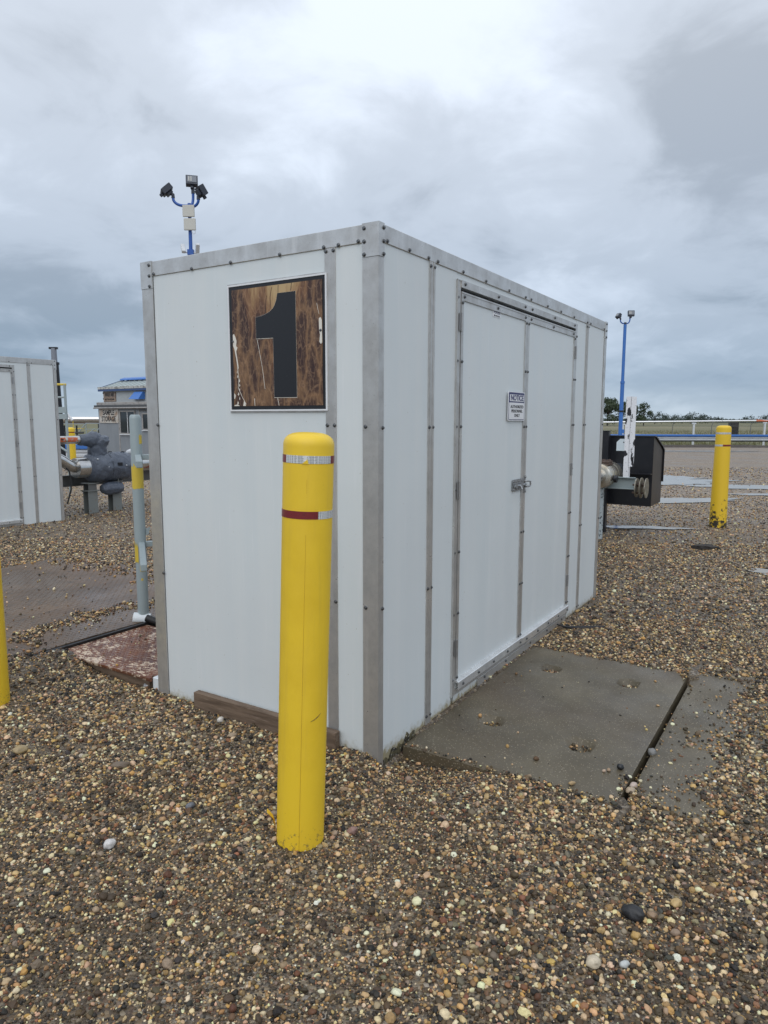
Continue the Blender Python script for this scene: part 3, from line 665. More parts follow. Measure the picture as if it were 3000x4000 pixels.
# ------------------------------------------------------------------ bollards
def bollard(label, loc, r0, r1, h, m, bands, lean=(0, 0), seam=False, face=-90):
    b = thing('bollard', label, 'bollard', loc, 0, 'yellow bollards'); b.rotation_euler = (lean[0], lean[1], 0)
    k = .045; prof = [(r0, -.12), (r0, .02)]
    n = 10
    for i in range(1, n+1): z = .02+(h-k*1.1-.02)*i/n; prof.append((r0+(r1-r0)*z/h, z))
    for i in range(1, 15):
        a = R(90*i/15); prof.append((r1*math.cos(a)**.62, h-k*1.1+k*1.1*math.sin(a)**.80))
    prof.append((r1*.04, h))
    MB().lathe(prof, 48).build('sleeve', m, b, smooth='all')
    for (z0, z1, segs) in bands:
        for (a0, a1, c) in segs:
            rr = r0+(r1-r0)*z0/h
            v = []; nseg = max(3, int((a1-a0)/6)); mb = MB()
            for i in range(nseg+1):
                a = R(a0+(a1-a0)*i/nseg+face)
                for rad in (rr-.002, rr+.0012):
                    for z in (z0, z1): v.append((rad*math.cos(a), rad*math.sin(a), z))
            f = []
            for i in range(nseg):
                o = i*4; f += [(o+2, o+6, o+7, o+3), (o+3, o+7, o+5, o+1), (o, o+4, o+6, o+2), (o+1, o+5, o+4, o)]
            f += [(0, 2, 3, 1), (nseg*4, nseg*4+1, nseg*4+3, nseg*4+2)]
            mb.add(v, f); mb.build('reflective_tape', M['tape_white' if c == 'w' else 'tape_red'], b, smooth=True)
    return b
bm_ = bollard('tall clean yellow bollard standing in front of the number 1 shed', (-.318, 2.492, -.0), .0895, .0905, 1.553, M['yellow'],
        [(1.447, 1.474, [(-58.5, 56, 'w'), (56.6, 176, 'r'), (176.5, 301, 'r')]), (1.254, 1.281, [(-96, 23, 'r'), (23.6, 143, 'w'), (143.5, 263.5, 'r')])], lean=(0, .034), face=-83)
# the moulding seam, a cut, the torn tape corner and a peeling flap
def on_sleeve(a, z, rad): return (rad*math.cos(R(a)), rad*math.sin(R(a)), z)
sq = MB()
for i in range(30):
    z0, z1 = .0+1.44*i/30, .0+1.44*(i+1)/30
    if any(z1 > q0-.03 and z0 < q1+.02 for q0, q1 in ((1.447, 1.474), (1.254, 1.281))): continue
    a = -86.5
    sq.add([on_sleeve(a-.35, z0, .0894), on_sleeve(a+.35, z0, .0894), on_sleeve(a+.35, z1, .0894), on_sleeve(a-.35, z1, .0894), on_sleeve(a, z0, .0910), on_sleeve(a, z1, .0910)], [(0, 4, 5, 3), (4, 1, 2, 5)])
sq.build('mould_seam', mat('seam_yellow', (.50, .34, .03), .5), bm_)
cut = MB().tube([on_sleeve(-66+i*7.0, .515+.0035*i+.0012*i*i*.5, .0902) for i in range(5)], [.0006, .0018, .002, .0016, .0006], 6)
cut.build('cut_mark', mat('cut_shadow_yellow', (.20, .13, .015), .6), bm_)
MB().prism([(-.012, 1.4465), (.010, 1.4465), (.006, 1.462)], 'y', -.0935, -.0905).build('torn_tape_gap', M['yellow'], bm_)
fl = MB()
fpts = [(.096, .045), (.100, .075), (.108, .105), (.122, .122), (.128, .128)]
v = []
for (rad, z) in fpts:
    for da in (-7, 6): v.append(on_sleeve(-172+da, z, rad))
for (rad, z) in fpts:
    for da in (-7, 6): v.append(on_sleeve(-172+da, z-.003, rad-.004))
q = len(fpts)*2
fl.add(v, [(2*i, 2*i+1, 2*i+3, 2*i+2) for i in range(4)]+[(q+2*i, q+2*i+2, q+2*i+3, q+2*i+1) for i in range(4)]+[(8, 9, q+9, q+8)])
fl.build('peeling_flap', M['yellow'], bm_)
bollard('scuffed yellow bollard with black marks standing alone by the puddles', (5.065, 10.52, -.01), .122, .104, 1.535, M['yellow_scuffed'],
        [(1.405, 1.432, [(-70, 52, 'w'), (53, 170, 'r'), (171, 289, 'w')]), (1.225, 1.252, [(-90, -26, 'w'), (-25, 95, 'r'), (96, 269, 'w')])])
bollard('yellow bollard cut off by the left photo edge, in front of the dark plate', (-2.222, 3.800, -.0), .092, .092, 1.10, M['yellow'], [])
bollard('yellow bollard standing behind the silver pipe with the orange label', (-7.56, 17.0, -.0), .095, .092, 1.40, M['yellow'], [(1.27, 1.295, [(-25, 90, 'r'), (91, 334, 'w')])])

# ------------------------------------------------------------------ plank, slabs, plates
pk = thing('timber_plank', 'weathered brown plank lying on edge against the shed wall', 'plank', A0, YAW)
MB().box(-.052, -.010, .214, 1.193, -.035, .084).build('board', M['wood'], pk, bevel=.004, seg=2)
def slab(label, t0, t1, s0, s1, z, th, holes, rough_edge=0):
    o = thing('concrete_slab', label, 'slab', SW(0, 0, 0), YAW, 'concrete slabs by the shed doors')
    nx, ny = int((t1-t0)/.022), int((s1-s0)/.022)
    xs = np.linspace(t0, t1, nx+1); ys = np.linspace(s0, s1, ny+1); X, Y = np.meshgrid(xs, ys)
    Z = z+(fbm(X, Y, 2.2, 11)-.5)*.006
    for (hx, hy, hr) in holes: d = np.hypot(X-hx, Y-hy); Z = Z-.034*sm((hr*1.12-d)/(hr*.25))
    edge = np.minimum(np.minimum(X-t0, t1-X), np.minimum(Y-s0, s1-Y)); Z = Z-.006*np.clip(1-edge/.012, 0, 1)
    v = np.stack([X.ravel(), Y.ravel(), Z.ravel()], 1).tolist(); i = np.arange(len(xs)*len(ys)).reshape(len(ys), len(xs))
    f = np.stack([i[:-1, :-1].ravel(), i[:-1, 1:].ravel(), i[1:, 1:].ravel(), i[1:, :-1].ravel()], 1).tolist()
    b = MB(); b.add(v, f)
    ring = list(i[0, :])+list(i[1:, -1])+list(i[-1, -2::-1])+list(i[-2:0:-1, 0])
    base = len(b.v); b.v += [(b.v[k][0], b.v[k][1], z-th) for k in ring]; n = len(ring)
    b.f += [(int(ring[k]), base+k, base+(k+1) % n, int(ring[(k+1) % n])) for k in range(n)]
    b.build('slab_top', M['concrete'], o, smooth=True); return o
HOLES = [(1.66, -.278, .058), (1.664, -.77, .062), (.709, -.276, .058), (.686, -.769, .065)]
slab('wet concrete slab with four round pockets in front of the shed doors', .206, 2.055, -1.058, -.018, -.018, .13, HOLES)
slab('gravel strewn concrete slab on the outer side of the black gap', .075, 2.36, -1.62, -1.083, -.034, .10, [])

def tread(t0, t1, s0, s1, z, pitch, ln, wd, ht, rot=45):
    b = MB(); c, s_ = math.cos(R(rot)), math.sin(R(rot)); j = 0; y = s0+pitch*.6
    while y < s1-pitch*.5:
        k = 0; x = t0+pitch*.6
        while x < t1-pitch*.5:
            a = R(rot if (j+k) % 2 else -rot); ca, sa = math.cos(a), math.sin(a)
            q = [(-ln, 0), (0, -wd), (ln, 0), (0, wd)]; p = [(x+u*ca-v_*sa, y+u*sa+v_*ca) for u, v_ in q]
            b.add([(*p[0], z), (*p[1], z), (*p[2], z), (*p[3], z), (x-ln*.45*ca, y-ln*.45*sa, z+ht), (x+ln*.45*ca, y+ln*.45*sa, z+ht)],
                  [(0, 1, 4), (1, 5, 4), (1, 2, 5), (2, 3, 5), (3, 4, 5), (3, 0, 4)])
            x += pitch; k += 1
        y += pitch; j += 1
    return b
cp = thing('checker_plate', 'large dark wet steel tread plate strewn with gravel at left', 'steel plate', SW(0, 0, 0), YAW)
nx, ny = 44, 44
def cpz(x, y): return .090+.018*np.exp(-(((x-1.15)/.55)**2+((y-3.4)/.6)**2))+.010*np.sin(x*1.7+y*.8)*sm((x+.2)/.6)
xs = np.linspace(-.46, 1.95, nx); ys = np.linspace(2.54, 5.3, ny); X, Y = np.meshgrid(xs, ys); Z = cpz(X, Y)
i = np.arange(nx*ny).reshape(ny, nx); pm = MB()
pm.add(np.stack([X.ravel(), Y.ravel(), Z.ravel()], 1).tolist(), np.stack([i[:-1, :-1].ravel(), i[:-1, 1:].ravel(), i[1:, 1:].ravel(), i[1:, :-1].ravel()], 1).tolist())
ring = list(i[0, :])+list(i[1:, -1])+list(i[-1, -2::-1])+list(i[-2:0:-1, 0]); base = len(pm.v); n = len(ring)
pm.v += [(pm.v[k][0], pm.v[k][1], pm.v[k][2]-.012) for k in ring]; pm.f += [(int(ring[k]), base+k, base+(k+1) % n, int(ring[(k+1) % n])) for k in range(n)]
pm.build('plate', M['plate'], cp, smooth=True)
tb = tread(-.46, 1.95, 2.54, 5.3, 0, .034, .012, .0035, .0016)
tb.v = [(x, y, z+float(cpz(x, y))+.0003) for x, y, z in tb.v]
tag(tb.build('tread_lugs', M['plate'], cp), kind='stuff')
box('edge_seal', M['rubber'], cp, -.46, 1.95, 2.505, 2.5395, -.02, .088)
rp = thing('rusty_platform', 'rusted tread plate with flaking pale paint beside the shed corner', 'platform', SW(0, 0, 0), YAW)
box('plate', M['rust'], rp, -.022, .70, 1.60, 2.503, .060, .070)
tag(tread(-.022, .70, 1.60, 2.503, .0702, .030, .0135, .0055, .004).build('tread_lugs', M['rust'], rp), kind='stuff')
MB().box(.0, .045, 1.63, 2.30, -.05, .056).build('timber_edge', M['wood'], rp, bevel=.004)
MB().box(-.012, .0, 1.60, 2.5, .045, .0595).build('angle_edge', M['rust'], rp)

# ------------------------------------------------------------------ handrail post beside the shed
HPOS = SW(.736, 2.584, .085)
hp = thing('handrail_post', 'pale blue grey pipe post with yellow paint patches beside the rusty plate', 'post', HPOS, YAW-R(38))
MB().tube([(0, 0, -.05), (0, 0, 1.515), (0, 0, 1.535), (0, 0, 1.545)], [.0405, .0405, .037, .028], 24).build('pole', M['bluegrey'], hp, smooth=True)
def sleeve_patch(z0, z1, a0, a1, rag, m, name='paint_patch', rad=.0412, n=18):
    b = MB(); v = []; f = []
    for i in range(n+1):
        a = R(a0+(a1-a0)*i/n); e = rag*(mnoise.noise(Vector((i*.55, z0*9, 1)))+.3); e2 = rag*.5*mnoise.noise(Vector((i*.8, z1*7, 4)))
        for rr in (rad-.002, rad):
            v += [(rr*math.cos(a), rr*math.sin(a), z0+e2), (rr*math.cos(a), rr*math.sin(a), z1+e)]
    for i in range(n): o = i*4; f += [(o+2, o+6, o+7, o+3), (o+1, o+3, o+7, o+5), (o, o+4, o+6, o+2)]
    b.add(v, f); return b.build(name, m, hp, smooth=True)
sleeve_patch(1.005, 1.155, 0, 360, .05, M['yellowpaint'], n=40)
sleeve_patch(1.335, 1.385, 300, 352, .03, M['yellowpaint']); sleeve_patch(.385, .425, 255, 340, .03, M['yellowpaint']); sleeve_patch(.455, .565, 185, 245, .06, M['yellowpaint'], rad=.0425); sleeve_patch(.315, .33, 262, 282, .01, M['yellowpaint'])
# square rails: one pair to the right behind the shed, one pair with open ends towards the yard
for z in (1.235, .585):
    box('rail', M['bluegrey'], hp, .036, 1.42, -.020, .020, z-.020, z+.020, .003)
    box('rail_stub', M['bluegrey'], hp, -.012, .028, -.90, -.036, z-.022, z+.022, .004)
MB().tube([(-.07, .0, .02), (.05, -.03, .01)], [.046, .043], 14).build('base_sleeve', M['whitecap'], hp, smooth=True)
MB().tube([(.02, -.055, .03), (.10, -.10, .0)], .028, 12).build('conduit_end', M['rubber'], hp, smooth=True)
MB().prism([(.0405, .70), (.075, .712), (.06, .66), (.0405, .65)], 'y', -.012, -.004).build('torn_strip', M['bluegrey'], hp)

# ------------------------------------------------------------------ jacketed valve and its pipes (plane s = 8.9 of the shed frame)
SY = 8.9
def sthing(name, label, cat, t, s, z=0, group=None): return thing(name, label, cat, SW(t, s, z), YAW, group)
jv = sthing('jacketed_valve', 'valve wrapped in a wrinkled grey blue insulation jacket beside the left shed', 'valve', 4.75, SY)
def wrinkled(profile, seg, amp, sc, seed, axis='x', squash=1.0):
    """lathe about local x with cloth folds"""
    v = []; f = []
    for i, (r, x) in enumerate(profile):
        for k in range(seg):
            a = 2*math.pi*k/seg; p = Vector((x*7, math.cos(a)*2.2, math.sin(a)*2.2))
            fold = abs(mnoise.noise(p*sc+Vector((seed, 0, 0))))+.5*abs(mnoise.noise(p*sc*2.1+Vector((0, seed, 0))))
            rr = r*(1+amp*(.35-fold)*1.6); v.append((x, rr*math.cos(a), rr*math.sin(a)*squash))
    n = len(profile)
    for i in range(n-1):
        for k in range(seg): f.append((i*seg+k, i*seg+(k+1) % seg, (i+1)*seg+(k+1) % seg, (i+1)*seg+k))
    f += [tuple(range(seg-1, -1, -1)), tuple(range((n-1)*seg, n*seg))]
    return v, f
def spread(p, n=4):
    out = []
    for (a, b) in zip(p[:-1], p[1:]):
        for i in range(n): out.append((a[0]+(b[0]-a[0])*i/n, a[1]+(b[1]-a[1])*i/n))
    return out+[p[-1]]
v, f = wrinkled(spread([(.13, -.10), (.165, -.06), (.225, .0), (.252, .10), (.255, .30), (.255, .52), (.25, .66), (.22, .78), (.15, .82)], 5), 40, .10, 1.0, 3)
MB().add([(x, y, z+.775) for x, y, z in v], f).build('jacket_body', M['jacket'], jv, smooth='all')
v, f = wrinkled(spread([(.15, 0), (.155, .06), (.15, .15), (.165, .19), (.175, .25), (.15, .31), (.09, .335)], 4), 30, .15, 1.2, 8)
MB().add([(z+.17+.09*max(0, x-.12)*3, y, x+.985) for x, y, z in v], f).build('jacket_bonnet', M['jacket'], jv, smooth='all')
v, f = wrinkled(spread([(.085, -.17), (.095, -.13), (.10, -.02), (.135, .06), (.145, .12), (.12, .2)], 4), 26, .16, 1.3, 15)
MB().add([(x, y, z+1.245) for x, y, z in v], f).build('jacket_neck', M['jacket'], jv, smooth='all')
v, f = wrinkled(spread([(.06, .15), (.09, .19), (.115, .28), (.11, .40), (.10, .50), (.085, .545), (.05, .56)], 4), 26, .16, 1.3, 21)
MB().add([(x, y-.10, z+.405) for x, y, z in v], f).build('jacket_drain', M['jacket'], jv, smooth='all')
for (x, z, h) in ((.03, .93, .0), (.20, .79, .0), (.56, .80, .0), (.75, .90, 0)):
    yy = -math.sqrt(max(.0, .256**2-(z-.775)**2)); d = Vector((0, yy, z-.775)).normalized()
    MB().lathe([(.012, -.012), (.012, .004), (.006, .007)], 10, Matrix.Translation((x, yy, z)) @ d.to_track_quat('Z', 'Y').to_matrix().to_4x4()).build('snap_button', M['camwhite'], jv)
MB().prism([(.385, .800), (.475, .797), (.475, .852), (.385, .855)], 'y', -.262, -.249).build('tag_plate', M['black'], jv)
sb = MB().tube([(.30, -.2585*math.cos(R(a)), .775+.2585*math.sin(R(a))) for a in range(-80, 81, 10)], .0028, 6); sb.build('jacket_seam', M['black'], jv)
for (x, z) in ((.08, 1.0), (.36, 1.03), (.62, 1.02)):
    MB().tube([(x-.03, -.07, z), (x, -.075, z+.012), (x+.045, -.075, z+.004)], .008, 8).build('strap', M['black'], jv)
MB().tube([(.47, -.13, .62), (.47, -.13, .50)], .008, 8).build('drain_rod', M['supp'], jv)
MB().lathe([(.165, 0), (.165, .20), (.150, .205)], 32, Matrix.Translation((-.27, 0, .785)) @ Matrix.Rotation(R(90), 4, 'Y')).build('flange_collar', M['clad'], jv, smooth=True)
MB().lathe([(.169, 0), (.169, .016)], 32, Matrix.Translation((-.085, 0, .785)) @ Matrix.Rotation(R(90), 4, 'Y')).build('collar_ring', M['clad'], jv, smooth=True)
MB().tube([(-.95, 0, 1.20), (-.75, 0, 1.06), (-.50, 0, .92), (-.36, 0, .83), (-.275, 0, .80), (-.26, 0, .80)], .092, 24).build('elbow_pipe', M['clad'], jv, smooth=True)
MB().tube([(.78, 0, .80), (2.2, 0, .80)], .135, 26).build('outlet_pipe', M['clad'], jv, smooth=True)
up_ = sthing('labelled_pipe', 'silver pipe with faded orange label coming out of the left shed', 'pipe', 3.9, SY)
MB().tube([(0, 0, 1.255), (.80, 0, 1.255)], .066, 24).build('cladding', M['clad'], up_, smooth=True)
def band(parent, x0, x1, r, zc, a0, a1, m, name):
    v = []; f = []; n = 12
    for i in range(n+1):
        a = R(a0+(a1-a0)*i/n)
        for rr in (r-.003, r):
            for x in (x0, x1): v.append((x, rr*math.cos(a), zc+rr*math.sin(a)))
    for i in range(n): o = i*4; f += [(o+2, o+3, o+7, o+6), (o, o+4, o+5, o+1), (o, o+2, o+6, o+4), (o+1, o+5, o+7, o+3)]
    f += [(0, 1, 3, 2), (n*4, n*4+2, n*4+3, n*4+1)]
    return MB().add(v, f).build(name, m, parent, smooth=True)
band(up_, .18, .62, .0675, 1.255, 140, 205, M['orangeband'], 'label'); band(up_, .40, .44, .0685, 1.255, 120, 215, M['cladwhite'], 'label_tear')
text('lettering', 'So', .045, M['ink'], up_, (.34, -.070, 1.268), RIGHTFACE, 1.1, .002)
def support(label, t, s, h):
    o = sthing('pipe_support', label, 'pipe support', t, s, 0, 'pipe supports under the jacketed valve')
    b = MB().box(-.006, .006, -.062, .062, -.05, h-.14).box(-.09, .09, -.072, -.0622, -.05, h-.14).box(-.09, .09, .0622, .072, -.05, h-.14); b.build('column', M['supp'], o)
    box('base_plate', M['supp'], o, -.115, .115, -.10, .10, h-.1395, h-.124); b = MB().box(-.006, .006, -.06, .06, h-.1235, h-.012).box(-.08, .08, -.07, -.0602, h-.1235, h-.012).box(-.08, .08, .0602, .07, h-.1235, h-.012); b.build('saddle', M['supp_dark'], o); box('cap_plate', M['supp'], o, -.11, .11, -.10, .10, h-.0115, h)
support('grey steel column support under the shed end of the jacketed valve', 4.745, 8.9, .52)
support('grey steel column support under the far end of the jacketed valve', 5.23, 8.9, .52)
bmv = sthing('steel_beam', 'long grey horizontal steel beam running behind the jacketed valve', 'beam', 3.8, 9.28)
MB().box(0, 4.2, -.006, .006, .46, .63).box(0, 4.2, -.06, .06, .6305, .642).box(0, 4.2, -.06, .06, .448, .4595).build('web', M['supp_dark'], bmv)
for x in (.25, 3.9): box('leg', M['supp_dark'], bmv, x-.05, x+.05, -.05, .05, -.05, .4478)
jc = sthing('junction_cap', 'round silver instrument head behind the blue grey post', 'instrument', 5.60, SY+.02)
MB().lathe([(.052, -.05), (.055, -.04), (.055, .03), (.046, .04)], 24, Matrix.Translation((0, -.02, 1.01)) @ Matrix.Rotation(R(68), 4, 'X') @ Matrix.Rotation(R(18), 4, 'Y')).build('housing', M['camwhite'], jc, smooth=True)
MB().lathe([(.022, 0), (.022, .012), (.014, .014)], 16, Matrix.Translation((.012, -.066, 1.025)) @ Matrix.Rotation(R(68), 4, 'X')).build('cap', M['black'], jc, smooth=True)
MB().tube([(0, 0, .90), (0, 0, .98)], .018, 10).build('stem', M['supp'], jc)
oh = sthing('orange_hose_bundle', 'orange red hose bundle hanging behind the blue grey post', 'hose', 6.02, SY-.05)
v, f = wrinkled(spread([(.05, 0), (.12, .04), (.14, .12), (.13, .2), (.10, .26)], 4), 22, .2, 1.5, 30)
MB().add([(x-.05, y, z+.80) for x, y, z in v], f).build('wrap', M['orange'], oh, smooth='all')
MB().tube([(.07, -.14, .86), (.12, -.19, .78), (.13, -.20, .70), (.08, -.17, .64)], .05, 10).build('dark_fitting', M['rubber'], oh, smooth=True)
MB().tube([(.0, -.14, .68), (.03, -.16, .55), (.02, -.14, .44)], .045, 12).build('hose_tail', M['orange'], oh, smooth=True)
MB().tube([(-.04, -.15, .74), (.03, -.17, .80), (.11, -.16, .84)], .008, 8).build('cord', M['whiteplate'], oh)
wc = sthing('loose_cable', 'black cable curving down beside the left shed corner', 'cable', 3.78, 8.15)
MB().tube([(.03, -.03, .86), (.07, -.04, .80), (.085, -.05, .66), (.08, -.045, .52), (.05, -.03, .40), (.02, -.02, .30)], .013, 8).build('jacket', M['rubber'], wc, smooth=True)

# ------------------------------------------------------------------ right: black enclosure, insulated pipe, white stake
be = sthing('black_enclosure', 'black steel box with a sloping lid edge beyond the shed', 'enclosure', 7.6, .335)
e = MB().prism([(.0, .395), (.66, .395), (.66, 1.16), (.52, 1.22), (.06, 1.365), (.0, 1.365)], 'y', .0, 1.5)
e.build('body', M['black'], be)
MB().prism([(.004, .40), (.655, .40), (.655, 1.155), (.518, 1.213), (.06, 1.357), (.004, 1.357)], 'y', -.004, -.0005).build('end_panel', M['black_brown'], be)
MB().prism([(-.015, 1.367), (.06, 1.367), (.53, 1.222), (.675, 1.162), (.675, .70), (.692, .70), (.692, 1.175), (.54, 1.238), (.062, 1.383), (-.015, 1.383)], 'y', -.025, 1.52).build('lid', M['black'], be)
box('ledge', M['black'], be, -.10, -.001, -.0, .62, .845, .858)
for yy in (.95, 1.40):
    for xx in (.08, .55): box('leg', M['black'], be, xx-.03, xx+.03, yy-.03, yy+.03, -.05, .3945)
bp = sthing('black_post', 'short black square post standing behind the far shed corner', 'post', 7.42, .95)
box('column', M['black'], bp, -.05, .05, -.055, .055, -.05, 1.44, .004); box('cap', M['black'], bp, -.055, .055, -.06, .06, 1.4405, 1.452)
ip = sthing('insulated_pipe', 'thick silver clad pipe drum sticking out beyond the far shed end', 'pipe', 3.7, .815)
MB().tube([(0, 0, .865), (3.1, 0, .865)], .10, 24).build('run', M['clad'], ip, smooth=True)
MB().lathe([(.10, 0), (.155, .02), (.165, .05), (.165, .58), (.155, .62), (.12, .66)], 36, Matrix.Translation((2.95, 0, .865)) @ Matrix.Rotation(R(90), 4, 'Y')).build('drum', M['cladwhite'], ip, smooth=True)
for x in (3.10, 3.35): MB().lathe([(.1685, 0), (.1685, .018)], 36, Matrix.Translation((x, 0, .865)) @ Matrix.Rotation(R(90), 4, 'Y')).build('strap', M['cladwhite'], ip, smooth=True)
MB().tube([(3.60, 0, .875), (3.72, 0, .885), (3.95, 0, .89)], .105, 24).build('outlet', mat('dark_clad', (.22, .25, .30), .25, .8), ip, smooth=True)
MB().box(3.02, 3.25, -.11, .13, 1.005, 1.03).box(3.03, 3.24, -.10, .12, 1.035, 1.06).build('flange', M['brownflange'], ip, bevel=.003)
for xx in (3.06, 3.13, 3.21):
    for yy in (-.07, .0, .09): MB().lathe([(.014, 1.06), (.014, 1.075), (.009, 1.078)], 6, Matrix.Translation((xx, yy, 0))).build('bolt', M['brownflange'], ip)
MB().lathe([(.03, 0), (.05, .01), (.05, .05)], 16, Matrix.Translation((3.06, -.165, .83)) @ Matrix.Rotation(R(90), 4, 'X')).build('port', M['black'], ip)
lg = sthing('flaking_leg', 'pale grey support leg with flaking paint beneath the silver pipe drum', 'support', 6.81, .815)
box('column', M['legwhite'], lg, -.032, .032, -.032, .032, -.05, .695, .003)
cb = sthing('channel_beam', 'grey channel beam carrying the white stake and discs', 'beam', 6.93, .40)
MB().box(.0, .012, .0, .55, .70, .838).box(-.05, .0, .0, .55, .8385, .848).box(-.05, .0, .0, .55, .690, .6995).build('web', M['bluegrey'], cb)
ws = sthing('white_stake', 'chipped white painted angle iron standing upright before the black box', 'stake', 6.90, .50)
MB().box(-.009, .0, .003, .062, .845, 1.905).box(-.009, .075, -.006, .003, .845, 1.905).prism([(-.009, .003), (.0, .003), (.0, -.068), (-.009, -.068)], 'z', .99, 1.902).build('angle', M['chipwhite'], ws)
MB().prism([(.045, 1.195), (.165, 1.195), (.165, 1.31), (.12, 1.353), (.045, 1.353)], 'x', .002, .008).build('tag_plate', mat('pale_tag', (.62, .70, .74), .4), ws)
box('tag_mark', M['ink'], ws, .0005, .0015, .063, .08, 1.30, 1.315)
ds = sthing('blind_discs', 'three round weathered discs bolted on a rod beside the channel beam', 'flange', 6.80, .29)
for y, rr, m in ((.068, .124, 'disc'), (.010, .134, 'disc'), (-.052, .130, 'cladwhite')):
    MB().lathe([(rr, -.006), (rr, .006)], 32, Matrix.Translation((0, y, .725)) @ Matrix.Rotation(R(90), 4, 'X')).build('disc', M['disc'], ds, smooth=True)
for (x, z) in ((.0, .76), (-.02, .66)): MB().tube([(x, .12, z), (x, -.05, z)], .013, 10).build('rod', M['brownflange'], ds, smooth=True)
for y in (.04, -.02): MB().tube([(0, y-.015, .765), (0, y+.015, .765)], .032, 6).build('nut', M['brownflange'], ds)
md = thing('mud_clod', 'dark clod of mud lying on the gravel below the scuffed bollard', 'mud clod', (4.03, 8.66, .02))
MB().blob((0, 0, 0), (.165, .07, .035), 3, .5, 2.2, 4).build('clod', M['mud'], md, smooth='all')
bc = sthing('black_strip', 'black rubber strip lying on the gravel at the shed base', 'strip', 2.55, -.04)
MB().tube([(-.05, 0, .03), (.02, -.05, .0), (.10, -.14, -.012), (.16, -.24, -.012), (.22, -.30, -.008)], [.006, .009, .016, .02, .008], 8).build('rubber', M['rubber'], bc, smooth=True)

# ------------------------------------------------------------------ light poles
def flood(parent, p, d, sz=.28, tilt=20, name='floodlight'):
    """housing facing direction d (yaw in degrees) tilted down"""
    m = Matrix.Translation(p) @ Matrix.Rotation(R(d), 4, 'Z') @ Matrix.Rotation(R(tilt), 4, 'X')
    h = sz/2; b = MB(); b.box(-h, h, -.075, .06, -h*.85, h*.85); b.box(-h*.6, h*.6, .06, .12, -h*.5, h*.5); b.box(-.035, .035, -.03, .04, -h*1.35, -h*.85)
    b.v = [tuple(m @ Vector(v)) for v in b.v]; o = b.build(name, M['lamp'], parent, bevel=.008)
    g = MB().box(-h*.78, h*.78, -.083, -.0755, -h*.5, h*.62); g.v = [tuple(m @ Vector(v)) for v in g.v]; g.build('lens', M['lens'], o)
    k = MB()
    for i in range(2): k.box(-h*.55+i*h*.36, -h*.4+i*h*.36, -.089, -.0835, -h*.35, h*.5)
    k.v = [tuple(m @ Vector(v)) for v in k.v]; k.build('lamp_tube', M['antenna'], o)
def arm(parent, base, a, reach, rise, r=.032):
    d = Vector((math.cos(R(a)), math.sin(R(a)), 0)); pts = []
    for i in range(9):
        q = R(90*i/8); pts.append(Vector(base)+d*(reach*.35+reach*.65*math.sin(q))+Vector((0, 0, rise*.8*(1-math.cos(q)))))
    pts = [Vector(base)]+pts+[pts[-1]+Vector((0, 0, rise*.3))]
    MB().tube(pts, r, 10).build('arm', M['blue'], parent, smooth=True); return pts[-1]
lp1 = thing('light_pole', 'blue light pole with three floodlights rising behind the number 1 shed', 'light pole', (-4.52, 17.0, 0), 0, 'blue floodlight poles')
MB().tube([(0, 0, -.1), (0, 0, 6.55)], [.055, .04], 14).build('pole', M['blue'], lp1, smooth=True)
e1 = arm(lp1, (0, 0, 6.50), 180, .37, .20); e2 = arm(lp1, (0, 0, 6.52), 60, .13, .30); e3 = arm(lp1, (0, 0, 6.47), -20, .25, .17)
def neck(parent, a, b):
    b = Vector(a).lerp(Vector(b), .55); MB().tube([Vector(a)-Vector((0, 0, .05)), Vector(a)+Vector((0, 0, .02)), b], [.042, .040, .045], 10).build('knuckle', M['lamp'], parent)
for e_, o_ in ((e1, (-.14, 0, .12)), (e2, (-.02, 0, .22)), (e3, (.07, 0, .14))): neck(lp1, e_, e_+Vector(o_))
flood(lp1, e1+Vector((-.14, 0, .12)), -70, .30, -48); flood(lp1, e2+Vector((-.02, 0, .22)), 14, .27, -18); flood(lp1, e3+Vector((.07, 0, .14)), 125, .27, -34)
for z0, z1, x in ((6.23, 6.49, .0), (5.935, 6.195, .02)):
    MB().box(-.135+x, .135+x, -.115, -.062, z0, z1).build('panel_antenna', M['antenna'], lp1, bevel=.008)
for (x, r_, y) in ((-.16, 205, -.05), (.15, 20, .02)):
    c = MB().box(-.045, .045, -.15, .10, -.04, .04); m = Matrix.Translation((x, y, 5.52)) @ Matrix.Rotation(R(r_), 4, 'Z') @ Matrix.Rotation(R(-52), 4, 'X')
    c.v = [tuple(m @ Vector(q)) for q in c.v]; c.build('security_camera', M['camwhite'], lp1, bevel=.01)
    MB().tube([(x*.25, 0, 5.46), (x*.6, y*.5, 5.45), (x*.9, y, 5.48)], .014, 8).build('bracket', M['camwhite'], lp1)
MB().box(-.07, .07, -.06, .05, 5.40, 5.52).build('junction_box', M['blue'], lp1)
MB().tube([(.05, -.07, 5.93), (.09, -.08, 5.85), (.14, -.08, 5.87), (.13, -.07, 5.93)], .006, 6).build('cable', M['camwhite'], lp1)
lp2 = thing('light_pole', 'slim blue light pole with two floodlights above the far trees', 'light pole', (11.72, 35.0, 0), 0, 'blue floodlight poles')
MB().tube([(0, 0, -.1), (0, 0, 3.45)], .095, 14).build('pole', M['bluelight'], lp2, smooth=True); MB().tube([(0, 0, 3.45), (0, 0, 6.22)], .075, 14).build('upper_pole', M['bluelight'], lp2, smooth=True)
MB().tube([(0, 0, 3.40), (0, 0, 3.50)], .11, 12).build('coupling', M['bluelight'], lp2); MB().tube([(0, 0, 2.0), (0, 0, 2.08)], .115, 12).build('clamp', M['black'], lp2); MB().box(.06, .18, -.06, .06, .95, 1.15).build('switch_box', M['bluelight'], lp2)
